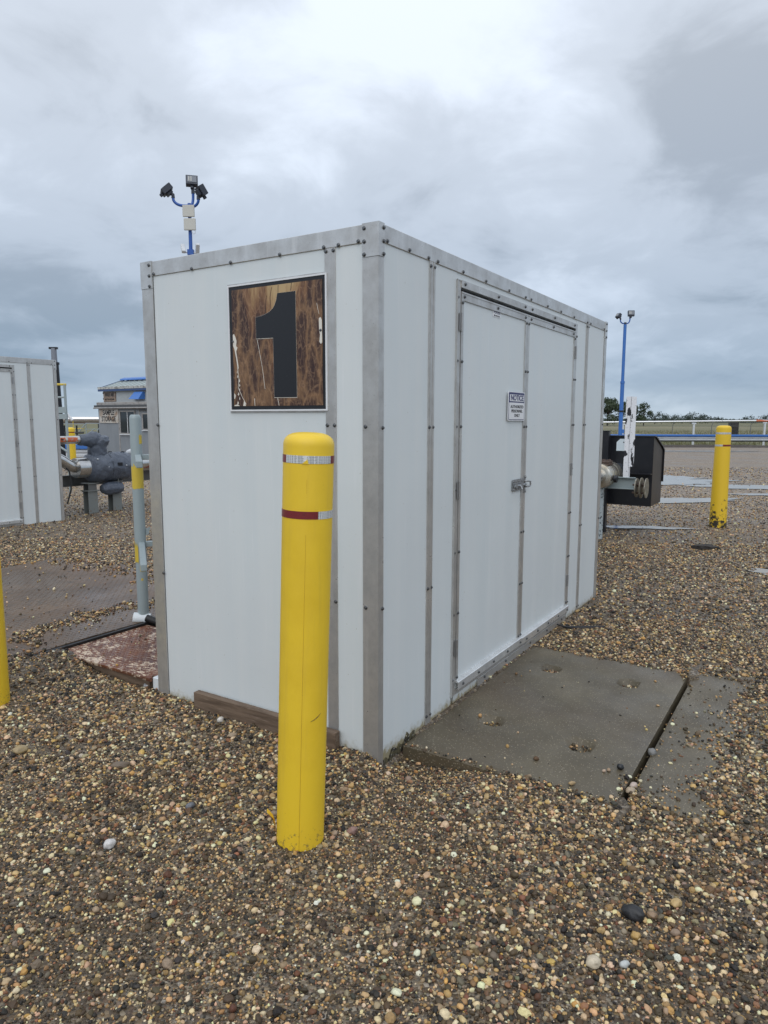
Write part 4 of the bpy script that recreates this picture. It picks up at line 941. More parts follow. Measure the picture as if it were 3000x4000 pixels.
MB().tube([(0, 0, 6.22), (0, 0, 6.32)], .06, 10).build('head', M['lamp'], lp2)
e1 = arm(lp2, (0, 0, 6.27), 180, .24, .20, .03); e2 = arm(lp2, (0, 0, 6.27), 10, .24, .27, .03)
for e_, o_ in ((e1, (-.10, 0, .14)), (e2, (.04, 0, .18))): neck(lp2, e_, e_+Vector(o_))
flood(lp2, e1+Vector((-.10, 0, .14)), -70, .26, -32); flood(lp2, e2+Vector((.04, 0, .18)), -8, .31, -14)

# ------------------------------------------------------------------ buildings at left
sk = thing('storage_shack', 'grey metal shack with dark windows and the SAMPLE STORAGE board', 'shack', (-12.1, 30, 0), YAW)
# local: x into the building, y to the left, facade at x = 0 reaching to y = -6
for i, (a, b) in enumerate(((0.03, -1.30), (-1.31, -2.59), (-2.60, -4.1), (-4.11, -6.0))): box('wall_panel', M['shack'], sk, 0, .05, b, a, -.1, 2.07)
box('body', M['shack'], sk, .05, 2.6, -6.0, .03, -.1, 2.06)
for y in (-1.305, -2.595): box('seam_strip', M['shacktrim'], sk, -.012, -.001, y-.03, y+.03, -.1, 2.06)
box('eave', M['shackdark'], sk, -.14, 2.7, -6.1, .13, 2.075, 2.18, .01)
box('roof_edge', M['shacktrim'], sk, -.08, 2.66, -6.05, .03, 2.181, 2.30, .01)
MB().tube([(-.16, .12, 2.06), (-.16, -6.05, 2.06)], .03, 8).build('gutter', M['shacktrim'], sk)
def window(parent, y0, y1, z0, z1, x=0.0, mull=True):
    w_ = MB()
    for (a, b, c, d) in ((y0-.05, y1+.05, z1, z1+.05), (y0-.05, y1+.05, z0-.05, z0), (y0-.05, y0, z0, z1), (y1, y1+.05, z0, z1)): w_.box(x-.04, x-.001, a, b, c, d)
    fo = w_.build('window', M['shacktrim'], parent)
    if mull:
        ym = (y0+y1)/2; box('pane', M['glass'], fo, x-.02, x-.002, y0, ym-.012, z0, z1); box('pane', M['glass'], fo, x-.02, x-.002, ym+.012, y1, z0, z1); box('mullion', M['whiteplate'], fo, x-.03, x-.002, ym-.012, ym+.012, z0, z1)
    else: box('pane', M['glass'], fo, x-.02, x-.002, y0, y1, z0, z1)
    box('sill', M['camwhite'], fo, x-.07, x-.001, y0-.06, y1+.06, z0-.085, z0-.051)
window(sk, -2.30, -1.43, 1.04, 1.90); window(sk, -4.0, -2.83, 1.22, 1.80)
box('awning_bar', M['shackdark'], sk, -.10, -.001, -4.1, -2.60, 1.955, 1.985)
s1 = thing('storage_board', 'rust stained white board reading SAMPLE STORAGE', 'sign', (-12.1, 30, 0), YAW)
box('board', M['rustsign'], s1, -.035, -.0125, -1.30, -.07, 1.445, 2.015)
text('lettering', 'SAMPLE', .29, M['ink'], s1, (-.037, -.68, 1.862), LEFTFACE, .76, .008); text('lettering', 'STORAGE', .29, M['ink'], s1, (-.037, -.68, 1.60), LEFTFACE, .72, .008)
ib = thing('injection_building', 'pale building with ribbed metal roof and blue trim behind the shack', 'building', (-14.35, 36, 0), YAW)
for i in range(6): box('wall_panel', M['inj'], ib, 0, .06, -.14-1.2*(i+1)+.004, -.14-1.2*i, -.1, 2.99)
box('body', M['inj'], ib, .061, 3.8, -7.3, -.14, -.1, 2.98)
box('fascia', M['fascia'], ib, -.16, -.10, -7.6, .05, 2.985, 3.085)
MB().prism([(-.10, 3.10), (1.4, 3.60), (4.1, 3.00), (4.1, 2.98), (-.10, 3.02)], 'y', -7.6, .04).build('roof', M['roof'], ib)
for i in range(20):
    y = -.02-.385*i; rb_ = MB().prism([(-.10, 3.102), (1.4, 3.602), (1.4, 3.64), (-.10, 3.14)], 'y', y-.035, y+.02); rb_.build('roof_rib', M['roof'], ib)
MB().prism([(-.17, 3.088), (-.09, 3.10), (-.06, 3.16), (-.17, 3.20)], 'y', -7.6, .05).build('snow_strip', mat('pale_weathered_edge', (.50, .50, .47), .7, var=[(9, .48, .6, (.2, .2, .18))]), ib)
MB().prism([(1.12, 3.60), (1.15, 3.67), (1.4, 3.75), (1.65, 3.67), (1.65, 3.60), (1.4, 3.66)], 'y', -7.6, -.02).build('ridge_cap', M['bluelight'], ib)
MB().prism([(-.10, 3.16), (1.4, 3.655), (1.4, 3.60), (-.10, 3.10)], 'y', .041, .07).build('gable_trim', M['fascia'], ib)
vh = MB().add([(-.001, -2.58, 2.57), (-.001, -3.32, 2.57), (-.001, -3.32, 2.92), (-.001, -2.68, 2.92), (-.42, -2.62, 2.57), (-.42, -3.32, 2.55), (-.12, -3.32, 2.92), (-.12, -2.72, 2.92)],
              [(0, 1, 2, 3), (4, 7, 6, 5), (0, 4, 5, 1), (3, 2, 6, 7), (0, 3, 7, 4), (1, 5, 6, 2)]); vh.build('vent_hood', M['bluelight'], ib)
box('end_vent', M['bluelight'], ib, .5, .9, -.139, .12, 2.70, 2.86)
s2_ = thing('area_board', 'small brown stained board reading AREA 600 INJECTION BUILDING', 'sign', (-14.35, 36, 0), YAW)
box('board', M['brownsign'], s2_, -.03, -.002, -1.16, -.2, 2.475, 2.94); box('strip', mat('tan_strip', (.33, .25, .19), .6), s2_, -.034, -.0305, -1.13, -.23, 2.49, 2.675)
box('strip', mat('tan_strip_upper', (.27, .22, .185), .6, var=[(6, .45, .6, (.16, .12, .1))]), s2_, -.034, -.0305, -1.13, -.23, 2.72, 2.91)
text('lettering', 'AREA 600', .20, M['ink'], s2_, (-.036, -.68, 2.815), LEFTFACE, .82, .010); text('lettering', 'INJECTION BUILDING', .13, M['ink'], s2_, (-.036, -.68, 2.582), LEFTFACE, .60, .007)
an = thing('whip_antenna', 'thin dotted antenna rod rising at the end of the shack roof', 'antenna', SW(16.6, 24.62, 0), YAW)
MB().tube([(0, 0, -.1), (0, 0, 2.2), (.0, .03, 2.74)], .008, 6).build('rod', M['camwhite'], an)
for z in (2.28, 2.46, 2.70): MB().tube([(0, .03*max(0, (z-2.2)/.54), z-.03), (0, .03*max(0, (z-2.2)/.54), z+.03)], .018, 6).build('bead', M['black'], an)

# ------------------------------------------------------------------ left: stack, stair tower, rack pipe, trusses, barrier
sc_ = thing('exhaust_stack', 'tall black exhaust stack with a grey top behind the left shed', 'stack', (-11.53, 25, 0))
MB().tube([(.06, 0, -.1), (.0, 0, 3.55)], [.135, .115], 16).build('pipe', M['black'], sc_, smooth=True)
MB().tube([(-.02, 0, 3.53), (-.02, 0, 4.05)], [.10, .09], 16).build('top_pipe', mat('heat_greyed_steel', (.22, .24, .28), .5), sc_, smooth=True); MB().tube([(-.02, 0, 3.49), (-.02, 0, 3.57)], .16, 16).build('flange', M['black'], sc_)
MB().box(-.17, .11, -.06, .06, 4.02, 4.09).build('rain_cap', M['black'], sc_)
MB().tube([(-.11, 0, 3.35), (-.125, 0, 3.30), (-.10, 0, 2.3), (-.06, 0, 2.15), (0, 0, 2.1)], .02, 8).build('side_tube', M['black'], sc_)
MB().tube([(.15, 0, 2.0), (.50, 0, 1.55)], .05, 8).build('brace', M['camwhite'], sc_)
tw = thing('stair_platform', 'pale grey railed stair platform beside the left shed', 'platform', (-7.0, 15.5, 0))
def bar(parent, name, p, q, m, w=.03): MB().tube([p, q], w, 6).build(name, m, parent)
for x in (.03, -.62): bar(tw, 'post', (x, 0, -.1), (x, 0, 2.36), M['bluegrey'], .028)
bar(tw, 'handrail', (-.65, 0, 2.35), (.06, 0, 2.345), M['yellowpaint'], .026); bar(tw, 'midrail', (-.62, 0, 2.07), (.03, 0, 2.07), M['bluegrey'], .022)
box('toe_board', M['bluegrey'], tw, -.62, .05, -.03, .0, 1.73, 1.86); box('deck_edge', M['bluegrey'], tw, -.62, .06, -.05, .02, 1.60, 1.71)
bar(tw, 'brace', (-.60, .1, 1.25), (.0, .1, .86), M['bluegrey'], .022); bar(tw, 'brace', (-.60, .1, .92), (-.05, .1, .60), M['bluegrey'], .022)
rk = thing('rack_pipe', 'large silver pipe carried on dark posts left of the storage shack', 'pipe', (-15.0, 35, 0))
MB().tube([(-6, 0, 1.60), (3.4, 0, 1.60)], .125, 20).build('pipe', M['rackpipe'], rk, smooth=True)
box('carrier_beam', M['brownflange'], rk, -6, 3.4, -.06, .06, 1.38, 1.46)
for x in (-3.5, .87): box('post', M['black'], rk, x-.05, x+.05, -.05, .05, -.1, 1.379)
tr = thing('walkway_truss', 'grey and yellow walkway railing with diagonal braces left of the shack', 'walkway', (-15.0, 34, 0))
for (p, q, m, w_) in (((.15, .83), (.63, 1.40), 'bluegrey', .025), ((.63, 1.40), (.63, .5), 'bluegrey', .022), ((.63, 1.40), (1.9, 1.39), 'bluegrey', .022), ((.63, 1.12), (1.9, 1.12), 'bluegrey', .018), ((.60, .83), (1.05, 1.15), 'bluegrey', .02), ((1.0, .83), (1.42, 1.38), 'bluegrey', .02), ((1.42, 1.38), (1.42, .5), 'bluegrey', .022), ((1.28, 1.38), (1.28, .5), 'bluegrey', .022),
        ((-1.2, .9), (-.55, 1.38), 'yellowpaint', .022), ((-.62, 1.38), (-.62, .9), 'yellowpaint', .018), ((-.55, 1.38), (.55, 1.37), 'bluegrey', .018), ((-.1, 1.15), (.5, 1.15), 'yellowpaint', .022), ((.02, 1.5), (.02, 1.15), 'yellowpaint', .018), ((-.2, .5), (-.2, 1.2), 'yellowpaint', .02),
        ((-.42, .7), (-.42, 1.3), 'black', .05), ((.18, .7), (.18, 1.3), 'black', .04), ((-1.2, .95), (.5, .95), 'black', .05), ((-.9, .75), (.3, .75), 'black', .045)):
    bar(tr, 'bar', (p[0], 0, p[1]), (q[0], 0, q[1]), M[m], w_)
def barrier(label, loc, rz, L, zb, zt, cap, group, step=4.0):
    o = thing('crash_barrier', label, 'barrier', loc, rz, group); n = max(1, round(L/step))
    for i in range(n):
        a, b = i*L/n, (i+1)*L/n-.012; h = zt-zb
        p = [(0, zb), (-.04, zb+h*.12), (-.04, zb+h*.34), (0, zb+h*.46), (0, zb+h*.54), (-.04, zb+h*.66), (-.04, zb+h*.88), (0, zb+h), (.01, zb+h), (.01, zb)]
        MB().prism(p, 'x', a, b).build('rail_panel', M['barrier'], o)
        box('splice_bolts', M['supp'], o, b-.18, b-.16, -.048, -.0405, zb+h*.3, zb+h*.7)
    MB().box(0, L, -.10, .06, zt+.002, zt+cap).build('blue_cap', M['bluelight'], o, bevel=.02); MB().box(0, L, -.02, .012, zb-.05, zb-.002).build('bottom_shadow', M['black'], o)  # black strip below the rail stands in for its bottom shadow
    for i in range(n+1):
        x = min(L-.06, max(.06, i*L/n)); MB().box(x-.05, x+.05, .012, .09, -.3, zt).build('post', M['supp_dark'], o)
    return o
barrier('long silver crash barrier with a blue top strip at the field edge on the right', (8.0, 44.0, 0), 0, 40, .34, .60, .13, 'blue topped crash barriers', 4.35)
barrier('silver crash barrier with a blue top strip behind the left yellow bollard', (-22.0, 30.0, -.05), 0, 9.6, .0, .38, .20, 'blue topped crash barriers', 2.4)
# ------------------------------------------------------------------ right: pipe rail, fence, berm
pr = thing('overhead_pipe', 'thin shiny pipe on white T posts crossing the field edge', 'pipe', (8.0, 46.0, 0))
for i in range(6): MB().tube([(i*7, 0, 1.385+i*.0868), (i*7+6.97, 0, 1.385+(i+.995)*.0868)], .065, 14).build('pipe_length', M['rackpipe'], pr, smooth=True)
band(pr, 16.2, 17.0, .068, 1.588, 0, 360, M['orangeband'], 'orange_band')
for i in range(8):
    x = 12.2-4.62*1+4.62*i-.02
    if 0 < x < 40: MB().box(x-.05, x+.05, -.05, .05, -.3, 1.21+x*.0124).box(x-.13, x+.13, -.06, .06, 1.21+x*.0124, 1.29+x*.0124).build('post', M['camwhite'], pr)
fe = thing('chain_link_fence', 'chain link fence with angled barbed wire arms across the field', 'fence', (12.0, 75.0, 0))
for i in range(18):
    x = 5.6+4.15*i-4.15*2+.6; MB().tube([(x, 0, -.3), (x, 0, 1.10), (x+.14, -.1, 1.42)], .035, 6).build('post', M['supp_dark'], fe)
for z in (1.03,): MB().tube([(0, 0, z), (70, 0, z)], .022, 6).build('rail', M['supp_dark'], fe)
for z, y in ((1.18, -.02), (1.30, -.06), (1.41, -.1)): MB().tube([(0, y, z), (70, y, z)], .006, 4).build('barbed_wire', M['supp_dark'], fe)
lk = MB()
for i in range(-6, 350):
    x = i*.2
    for sgn in (1, -1):
        a, b = (x, -.1), (x+sgn*1.1, 1.0)
        lk.add([(a[0], 0, a[1]), (a[0]+.006, 0, a[1]), (b[0]+.006, 0, b[1]), (b[0], 0, b[1]), (a[0], .006, a[1]), (b[0], .006, b[1])], [(0, 1, 2, 3), (0, 3, 5, 4)])
tag(lk.build('wire_mesh', M['supp_dark'], fe), kind='stuff')
bxs = np.arange(4, 60, .35); bys = np.linspace(41.6, 43.6, 12)
def bermz(x, y): u = (y-41.6)/2.0; return -.02+(.10+.10*fbm(x, y, .9, 21)+.05*fbm(x, y, 3.1, 23))*np.sin(np.pi*np.clip(u, 0, 1))-.03
tag(sheet('dirt_berm', bxs, bys, bermz, M['dirt']), label='low dark dirt ridge along the gravel edge')
ub = thing('utility_cabinet', 'dark cabinet far off in the field behind the scuffed bollard', 'cabinet', (38.6, 78, -.16))
box('body', M['black'], ub, -.45, .45, -.3, .3, .0, 1.72, .02); box('door', M['black_brown'], ub, -.40, .40, -.32, -.3005, .1, 1.62)

# ------------------------------------------------------------------ puddles
def puddle(label, x, y, rx, ry, rz, seed, z=.012):
    b = MB(); n = 140; pts = []
    for k in range(n):
        a = 2*math.pi*k/n; q = 1+.55*(mnoise.noise(Vector((math.cos(a)*1.6, math.sin(a)*1.6, seed))))+.45*mnoise.noise(Vector((math.cos(a)*5, math.sin(a)*5, seed+3)))+.10*mnoise.noise(Vector((math.cos(a)*13, math.sin(a)*13, seed+3)))
        pts.append((rx*q*math.cos(a), ry*q*math.sin(a)))
    zz = float(gh(x, y))
    b.add([(0, 0, 0)]+[(p[0], p[1], 0) for p in pts], [(0, 1+k, 1+(k+1) % n) for k in range(n)])
    o = b.build('puddle', M['water']); o.location = (x, y, zz+z); o.rotation_euler = (0, 0, rz); return tag(o, label, 'puddle', 'puddles on the gravel', 'structure')
PUD = [('wide shallow puddle between the black box and the scuffed bollard', 7.5, 18.9, 1.7, 1.45, .6, 1.0), ('long narrow puddle right of the scuffed bollard', 9.3, 16.6, 1.9, .5, -.35, 2.0),
       ('narrow puddle beneath the black box', 5.2, 13.9, 2.1, .36, .15, 3.0), ('small puddle nearest the far shed corner', 3.75, 10.33, .62, .16, -.15, 4.0),
       ('long thin puddle along the dirt ridge, left part', 16.4, 36.6, 3.2, .8, .05, 5.0), ('long thin puddle along the dirt ridge at the right', 22.5, 36.4, 2.4, .9, .1, 6.0),
       ('puddle strip left of the scuffed bollard foot', 8.9, 15.2, 1.3, .25, .1, 7.0), ('gravel strewn puddle at the right photo edge', 4.18, 7.18, .28, .26, .3, 8.0)]
for p in PUD: puddle(*p)

# ------------------------------------------------------------------ vegetation
def tree(name, label, loc, h, w_, n, m, seed, group=None, lobes=9, leaf=.3, trunk=True):
    rr = random.Random(seed); o = thing(name, label, 'tree', loc, 0, group)
    t = MB(); t.tube([(0, 0, -.3), (0, 0, h*.3), (w_*.05, 0, h*.55), (w_*.02, 0, h*.8)], [h*.028, h*.02, h*.012, h*.004], 8)
    cs = []
    for i in range(lobes):
        a = rr.uniform(0, 6.28); zf = rr.uniform(.25, .92); rad = w_*.5*math.sqrt(max(0, 1-((zf-.5)/.55)**2))*rr.uniform(.3, .95)
        c = Vector((rad*math.cos(a), rad*math.sin(a), h*zf)); cs.append((c, rr.uniform(.13, .24)*w_))
        t.tube([(0, 0, h*zf*.55), c*.6+Vector((0, 0, h*zf*.35)), c], [h*.010, h*.006, h*.002], 6)
    t.build('trunk', M['bark'], o)
    v = []; f = []
    for i in range(n):
        c, r_ = rr.choice(cs); d = Vector((rr.gauss(0, 1), rr.gauss(0, 1), rr.gauss(0, .75))); d = d.normalized()*r_*rr.uniform(.35, 1.08)
        p = c+d; u = Vector((rr.gauss(0, 1), rr.gauss(0, 1), rr.gauss(0, 1))).normalized(); q = u.cross(Vector((rr.gauss(0, 1), rr.gauss(0, 1), rr.gauss(0, 1)))).normalized()
        s_ = leaf*rr.uniform(.5, 1.2); k = len(v); v += [p-u*s_*.5, p+q*s_*.35, p+u*s_*.5, p-q*s_*.35]; f.append((k, k+1, k+2, k+3))
    b = MB(); b.v = [tuple(p) for p in v]; b.f = f; me = bpy.data.meshes.new('crown'); me.from_pydata(b.v, [], b.f); me.materials.append(m); link('crown', me, o)
    return o
tree('broadleaf_tree', 'dense dark tree right behind the slim blue light pole', (69.5, 220, -.2), 8.8, 9.5, 4200, M['leaf'], 1, 'trees left of the white stake', 13, .5)
tree('broadleaf_tree', 'tree half hidden by the white stake', (77.0, 222, -.2), 7.4, 6, 2200, M['leaf'], 2, 'trees left of the white stake', 9, .5)
tree('broadleaf_tree', 'open branched tree just right of the white stake', (80.8, 220, -.2), 7.2, 6.5, 1500, M['leaf'], 3, 'trees left of the white stake', 8, .5)
FARLAB = ['tallest bushy tree of the far tree line, next to the white stake trees', 'low spreading tree second from the white stake on the far tree line', 'wide low tree left of the far tree line gap', 'wide tree in the left half of the far tree line',
 'low tree before the taller middle trees of the far tree line', 'left one of the three tall middle trees of the far tree line', 'centre one of the three tall middle trees of the far tree line', 'right one of the three tall middle trees of the far tree line', 'small tree just right of the three tall middle far trees',
 'lone small tree between the middle far trees and the scuffed bollard', 'small far tree directly behind the scuffed bollard top', 'far tree just right of the scuffed bollard top', 'wide far tree beside the right photo edge', 'far tree cut by the right photo edge']
rr = random.Random(5); kk = 0
for (px_, d_, hh, ww) in ((2548, 330, 5.2, 8), (2575, 340, 4.2, 9), (2612, 380, 4.6, 10), (2640, 400, 4.4, 11), (2668, 420, 4.2, 8), (2690, 350, 5.2, 8), (2712, 380, 5.4, 9), (2732, 380, 5.0, 8), (2752, 390, 4.6, 7), (2792, 430, 4.2, 6), (2900, 450, 4.0, 7), (2925, 460, 4.4, 10), (2985, 430, 5.2, 11), (3010, 430, 5.4, 11)):
    kk += 1
    tree('distant_tree', FARLAB[kk-1], ((px_-1500)/2736.4*d_*1.0, d_, -.2), hh, ww, 420, M['leaf_haze'], 10+kk, 'far tree line', 8, .7)
tl = MB(); rr = random.Random(9)
for i in range(9000):
    side = rr.random(); x = rr.uniform(60, 480) if side < .6 else rr.uniform(-420, -60); d_ = rr.uniform(520, 600); x = x*d_/560
    hgt = 1.8+1.6*float(vnoise(x, 0, .05, 4))+(1.2*float(vnoise(x, 0, .3, 6)) if x < 0 else 0); z = -.2+hgt*rr.random()**.8; s_ = rr.uniform(.5, 1.3)
    if x < 0: s_ *= .7
    tl.add([(x-s_, d_, z-s_*.5), (x+s_, d_+rr.uniform(-1, 1), z-s_*.4), (x+s_*.3, d_, z+s_*.8)], [(0, 1, 2)])
tag(tl.build('treeline', M['leaf_haze']), label='low bluish tree line along the horizon', kind='stuff')
gt = MB(); rr = random.Random(12)
for i in range(26000):
    y = 44.4+(rr.random()**1.7)*75; x = rr.uniform(4, 60)*(y/75)**.6+4
    if float(vnoise(x, y, .35, 8)) < .35 and rr.random() < .7: continue
    hgt = rr.uniform(.10, .32)*(1 if y > 50 else .8); a = rr.uniform(0, 6.28); w_ = .03
    gt.add([(x-w_*math.cos(a), y-w_*math.sin(a), -.17), (x+w_*math.cos(a), y+w_*math.sin(a), -.17), (x+rr.uniform(-.1, .1), y+rr.uniform(-.1, .1), -.16+hgt)], [(0, 1, 2)])
tag(gt.build('grass', M['tuft']), label='tufty dry grass along the field edge', kind='stuff')

# ------------------------------------------------------------------ single stones
def stone(label, loc, r, m, seed, rz=0, amp=.28, sub=3, name='stone', group='large single stones on the gravel'):
    o = MB().blob((0, 0, 0), r, sub, amp, 1.3, seed).build(name, m, None, smooth='all'); o.location = loc; o.rotation_euler = (0, 0, rz)
    return tag(o, label, 'stone', group)
def smat(n_, c, c2=None, rough=.4): return mat(n_, c, rough, var=[(35, .45, .7, c2 or tuple(x*.6 for x in c))], bump=(60, .3, .004))
STN = [('black pointed wet stone, the largest dark one in the foreground', .813, 2.081, (.038, .026, .024), (.022, .022, .024), 2, -.5), ('smooth cream stone low in the foreground gravel', .621, 1.879, (.021, .020, .016), (.62, .53, .39), 3, 0),
       ('golden flat stone right of the black pointed stone', .971, 2.134, (.021, .016, .013), (.52, .36, .16), 4, .4), ('golden block shaped stone just below the black pointed stone', .786, 1.987, (.015, .014, .012), (.50, .32, .11), 5, .2),
       ('brown rounded stone touching the right of the black pointed stone', .871, 2.077, (.016, .014, .012), (.30, .20, .12), 6, 0), ('pale bluish grey stone beside the smooth cream stone', .712, 1.873, (.016, .011, .010), (.50, .52, .50), 7, .3),
       ('large flat tan stone near the left photo edge', -1.764, 3.223, (.033, .028, .020), (.36, .27, .14), 8, 0), ('half buried brown stone left of the plank', -1.217, 3.061, (.040, .024, .016), (.17, .125, .085), 9, .1),
       ('frosty white quartz stone on the dark fine gravel', -1.029, 2.447, (.022, .018, .018), (.64, .62, .60), 10, .5), ('slate grey stone left of the clean bollard', -.80, 2.72, (.020, .014, .014), (.14, .15, .17), 11, .7),
       ('pinkish angular stone right of the clean bollard foot', -.12, 2.532, (.021, .017, .016), (.30, .18, .15), 12, .4), ('white angular stone near the left end of the plank', -.87, 3.563, (.019, .014, .016), (.68, .64, .58), 13, .9),
       ('tan stone on the dirt before the plank', -.771, 3.378, (.024, .016, .012), (.36, .27, .18), 14, .3)]
for (lb, x, y, r_, c, sd_, rz_) in STN: stone(lb, (x, y, float(gh(x, y))+r_[2]*.45+.004), r_, smat('stone_%d' % sd_, c), sd_, rz_)
for (lb, t_, s_, r_, c, sd_) in (('black stone lying on the slab with pockets', .538, -1.0, (.017, .015, .014), (.02, .022, .024), 20), ('tan oval pebble lying on the slab with pockets', .276, -.852, (.017, .010, .009), (.40, .28, .14), 21),
       ('pale pebble, left one of the pair near the black slab stone', .468, -.943, (.009, .008, .007), (.50, .37, .27), 22), ('brown pebble, right one of the pair near the black slab stone', .488, -.96, (.009, .009, .008), (.36, .25, .16), 23),
       ('orange pebble near the wall side of the slab', .717, -.206, (.011, .010, .010), (.52, .30, .12), 24)):
    p = SW(t_, s_); stone(lb, (p.x, p.y, -.016+r_[2]*.7), r_, smat('stone_%d' % sd_, c), sd_, .3)
for (lb, t_, s_, r_, c, sd_) in (('grey round stone wedged halfway along the black gap', .819, -1.085, (.023, .021, .018), (.20, .195, .185), 25), ('pale pink pebble wedged at the near end of the gap', .44, -1.083, (.019, .015, .015), (.50, .40, .34), 26), ('tan stone wedged nearest the camera in the gap', .39, -1.082, (.022, .017, .015), (.42, .33, .23), 27)):
    p = SW(t_, s_); stone(lb, (p.x, p.y, -.030), r_, smat('stone_%d' % sd_, c), sd_, .3)
p = SW(.008, 1.66); stone('grey speckled stone against the shed corner foot', (p.x, p.y, .0), (.026, .019, .019), smat('stone_30', (.25, .26, .28), (.5, .5, .5)), 30)

# ------------------------------------------------------------------ gravel: pebble instances on the ground (nobody could count it)
pcol = bpy.data.collections.new('pebble_shapes')
for k in range(9):
    rr = random.Random(100+k); b = MB(); sub = 2
    b.blob((0, 0, 0), (1, rr.uniform(.62, .95), rr.uniform(.45, .72)), sub, .30 if k % 3 else .42, 1.1+.5*(k % 3), k+40)
    me = b.mesh('pebble_shape', M['pebble'], smooth='all' if k % 3 else False)
    o = bpy.data.objects.new('pebble_shape', me); pcol.objects.link(o)
def region(x, y):
    """per point: surface height, keep probability"""
    t, s = to_ts(x, y); z = gh(x, y); keep = np.ones_like(x)
    shed_in = ((t > -.004) & (t < 3.70) & (s > -.010) & (s < 1.54)) | ((t > .24) & (t < 1.15) & (s > -.03) & (s < .02))
    keep = np.where(shed_in, 0, keep)
    nz = fbm(x, y, 5, 31); n3 = fbm(x, y, 14, 33)
    on1 = (t > .206) & (t < 2.055) & (s > -1.058) & (s < -.018)
    edge1 = np.minimum(np.minimum(2.055-t, t-.206), s+1.058)
    k1 = .004+.9*sm((.055*nz*1.6-edge1)/.04)*((t > 1.9) | (t < .5)) 
    hole = np.zeros_like(x)
    for hx, hy, hr in HOLES: hole = np.maximum(hole, (np.hypot(t-hx, s-hy) < hr*.85)*1.0)
    keep = np.where(on1, np.maximum(k1, hole*.9), keep); z = np.where(on1, -.018-.028*hole, z)
    on2 = (t > .075) & (t < 2.36) & (s > -1.62) & (s <= -1.083)
    d2 = np.minimum(np.minimum((s+1.62)/.51, (t-.075)/.5), (2.36-t)/.3)
    k2 = np.clip(sm((.78-d2+(nz-.5)*1.0)/.45), .05, 1)
    keep = np.where(on2, k2, keep); z = np.where(on2, -.034, z)
    gap = (t > .206) & (t < 2.2) & (s <= -1.058) & (s > -1.083); keep = np.where(gap, .04+.6*(vnoise(t, s, 7, 3) > .72), keep); z = np.where(gap, -.07, z)
    ru = (t > -.02) & (t < .70) & (s > 1.60) & (s < 2.503); keep = np.where(ru, .012+.05*(n3 > .66), keep); z = np.where(ru, .073, z)
    pl = (t > -.46) & (t < 1.95) & (s >= 2.503) & (s < 5.3)
    kp = .02+.9*sm(((t-1.45)/.4)+(nz-.5)*1.6)*1.0
    kp = np.maximum(kp, .85*sm((.55-np.abs((s-2.68)-.22*np.sin(t*2+.5)-.12)*3.2+(nz-.5)*1.5)/.35)*((t > -.1) & (t < 1.5)))
    kp = np.maximum(kp, .9*sm((-.16-t+(nz-.5)*.35)/.12))
    keep = np.where(pl, np.clip(kp, 0, 1), keep); z = np.where(pl, cpz(t, s)+.002, z)
    bo = np.hypot(x+.318, y-2.492) < .088; keep = np.where(bo, 0, keep)
    bo = np.hypot(x+2.222, y-3.8) < .09; keep = np.where(bo, 0, keep)
    pk_ = (t > -.054) & (t < -.008) & (s > .21) & (s < 1.196); keep = np.where(pk_, 0, keep)
    for (_, qx, qy, qrx, qry, qrz, qs) in PUD:
        ux = (x-qx)*math.cos(qrz)+(y-qy)*math.sin(qrz); uy = -(x-qx)*math.sin(qrz)+(y-qy)*math.cos(qrz); qd = np.hypot(ux/qrx, uy/qry)
        keep = keep*np.where(qs == 8.0, .5, np.clip((qd-.75+(nz-.5)*.5)/.3, .02, 1))
    t2, s2 = t-3.76+2.73, s-8.20; keep = np.where((t2 > 0) & (t2 < 2.72) & (s2 > .02) & (s2 < 1.53), 0, keep)
    return z, keep
def scatter(y0, y1, dens, smean, ssig, smin, smax, seed, coarse=0):
    g = np.random.default_rng(seed); half = .60*y1+.35; area = 2*half*(y1-y0); n = int(area*dens)
    x = g.uniform(-half, half, n); y = g.uniform(y0, y1, n); ok = np.abs(x) < .60*y+.35; x, y = x[ok], y[ok]; n = len(x)
    cz = fbm(x, y, .75, 41); z, keep = region(x, y)
    # coarser heaps along the shed and by the bollard, finer lanes where wheels have passed
    tt, ss = to_ts(x, y)
    heap = np.clip(sm((cz-.38)/.2)+sm((.9-np.hypot(x+.75, y-3.0))/.6), 0, 1)
    if coarse > 0: keep = keep*(.34+.66*heap)
    if coarse < 0: keep = keep*(1.0-.35*heap)
    ok = g.random(n) < keep; x, y, z, heap = x[ok], y[ok], z[ok], heap[ok]; n = len(x)
    s = np.clip(smean*np.exp(g.normal(0, ssig, n)), smin, smax)
    return x, y, z+s*g.uniform(.02, .50, n), s
parts = [scatter(1.35, 3.2, 8200, .0071, .34, .0038, .018, 1, 1), scatter(1.35, 3.2, 19000, .0039, .27, .0022, .007, 2, -1),
         scatter(3.2, 5.5, 6500, .0074, .33, .004, .018, 3, 1), scatter(3.2, 5.5, 7000, .0046, .25, .003, .008, 4, -1),
         scatter(5.5, 9.0, 2900, .0082, .33, .005, .020, 5), scatter(9.0, 15.0, 900, .0085, .35, .005, .02, 6), scatter(15.0, 24.0, 150, .013, .3, .008, .024, 7)]
px_ = np.concatenate([p[0] for p in parts]); py_ = np.concatenate([p[1] for p in parts]); pz_ = np.concatenate([p[2] for p in parts]); ps_ = np.concatenate([p[3] for p in parts]); n = len(px_)
g = np.random.default_rng(77)
ci = g.choice(len(PEB), n, p=np.array(PEBW)/sum(PEBW)); cc = np.array(PEB)[ci]*np.exp(g.normal(0, .16, (n, 1)))*np.exp(g.normal(0, .05, (n, 3)))
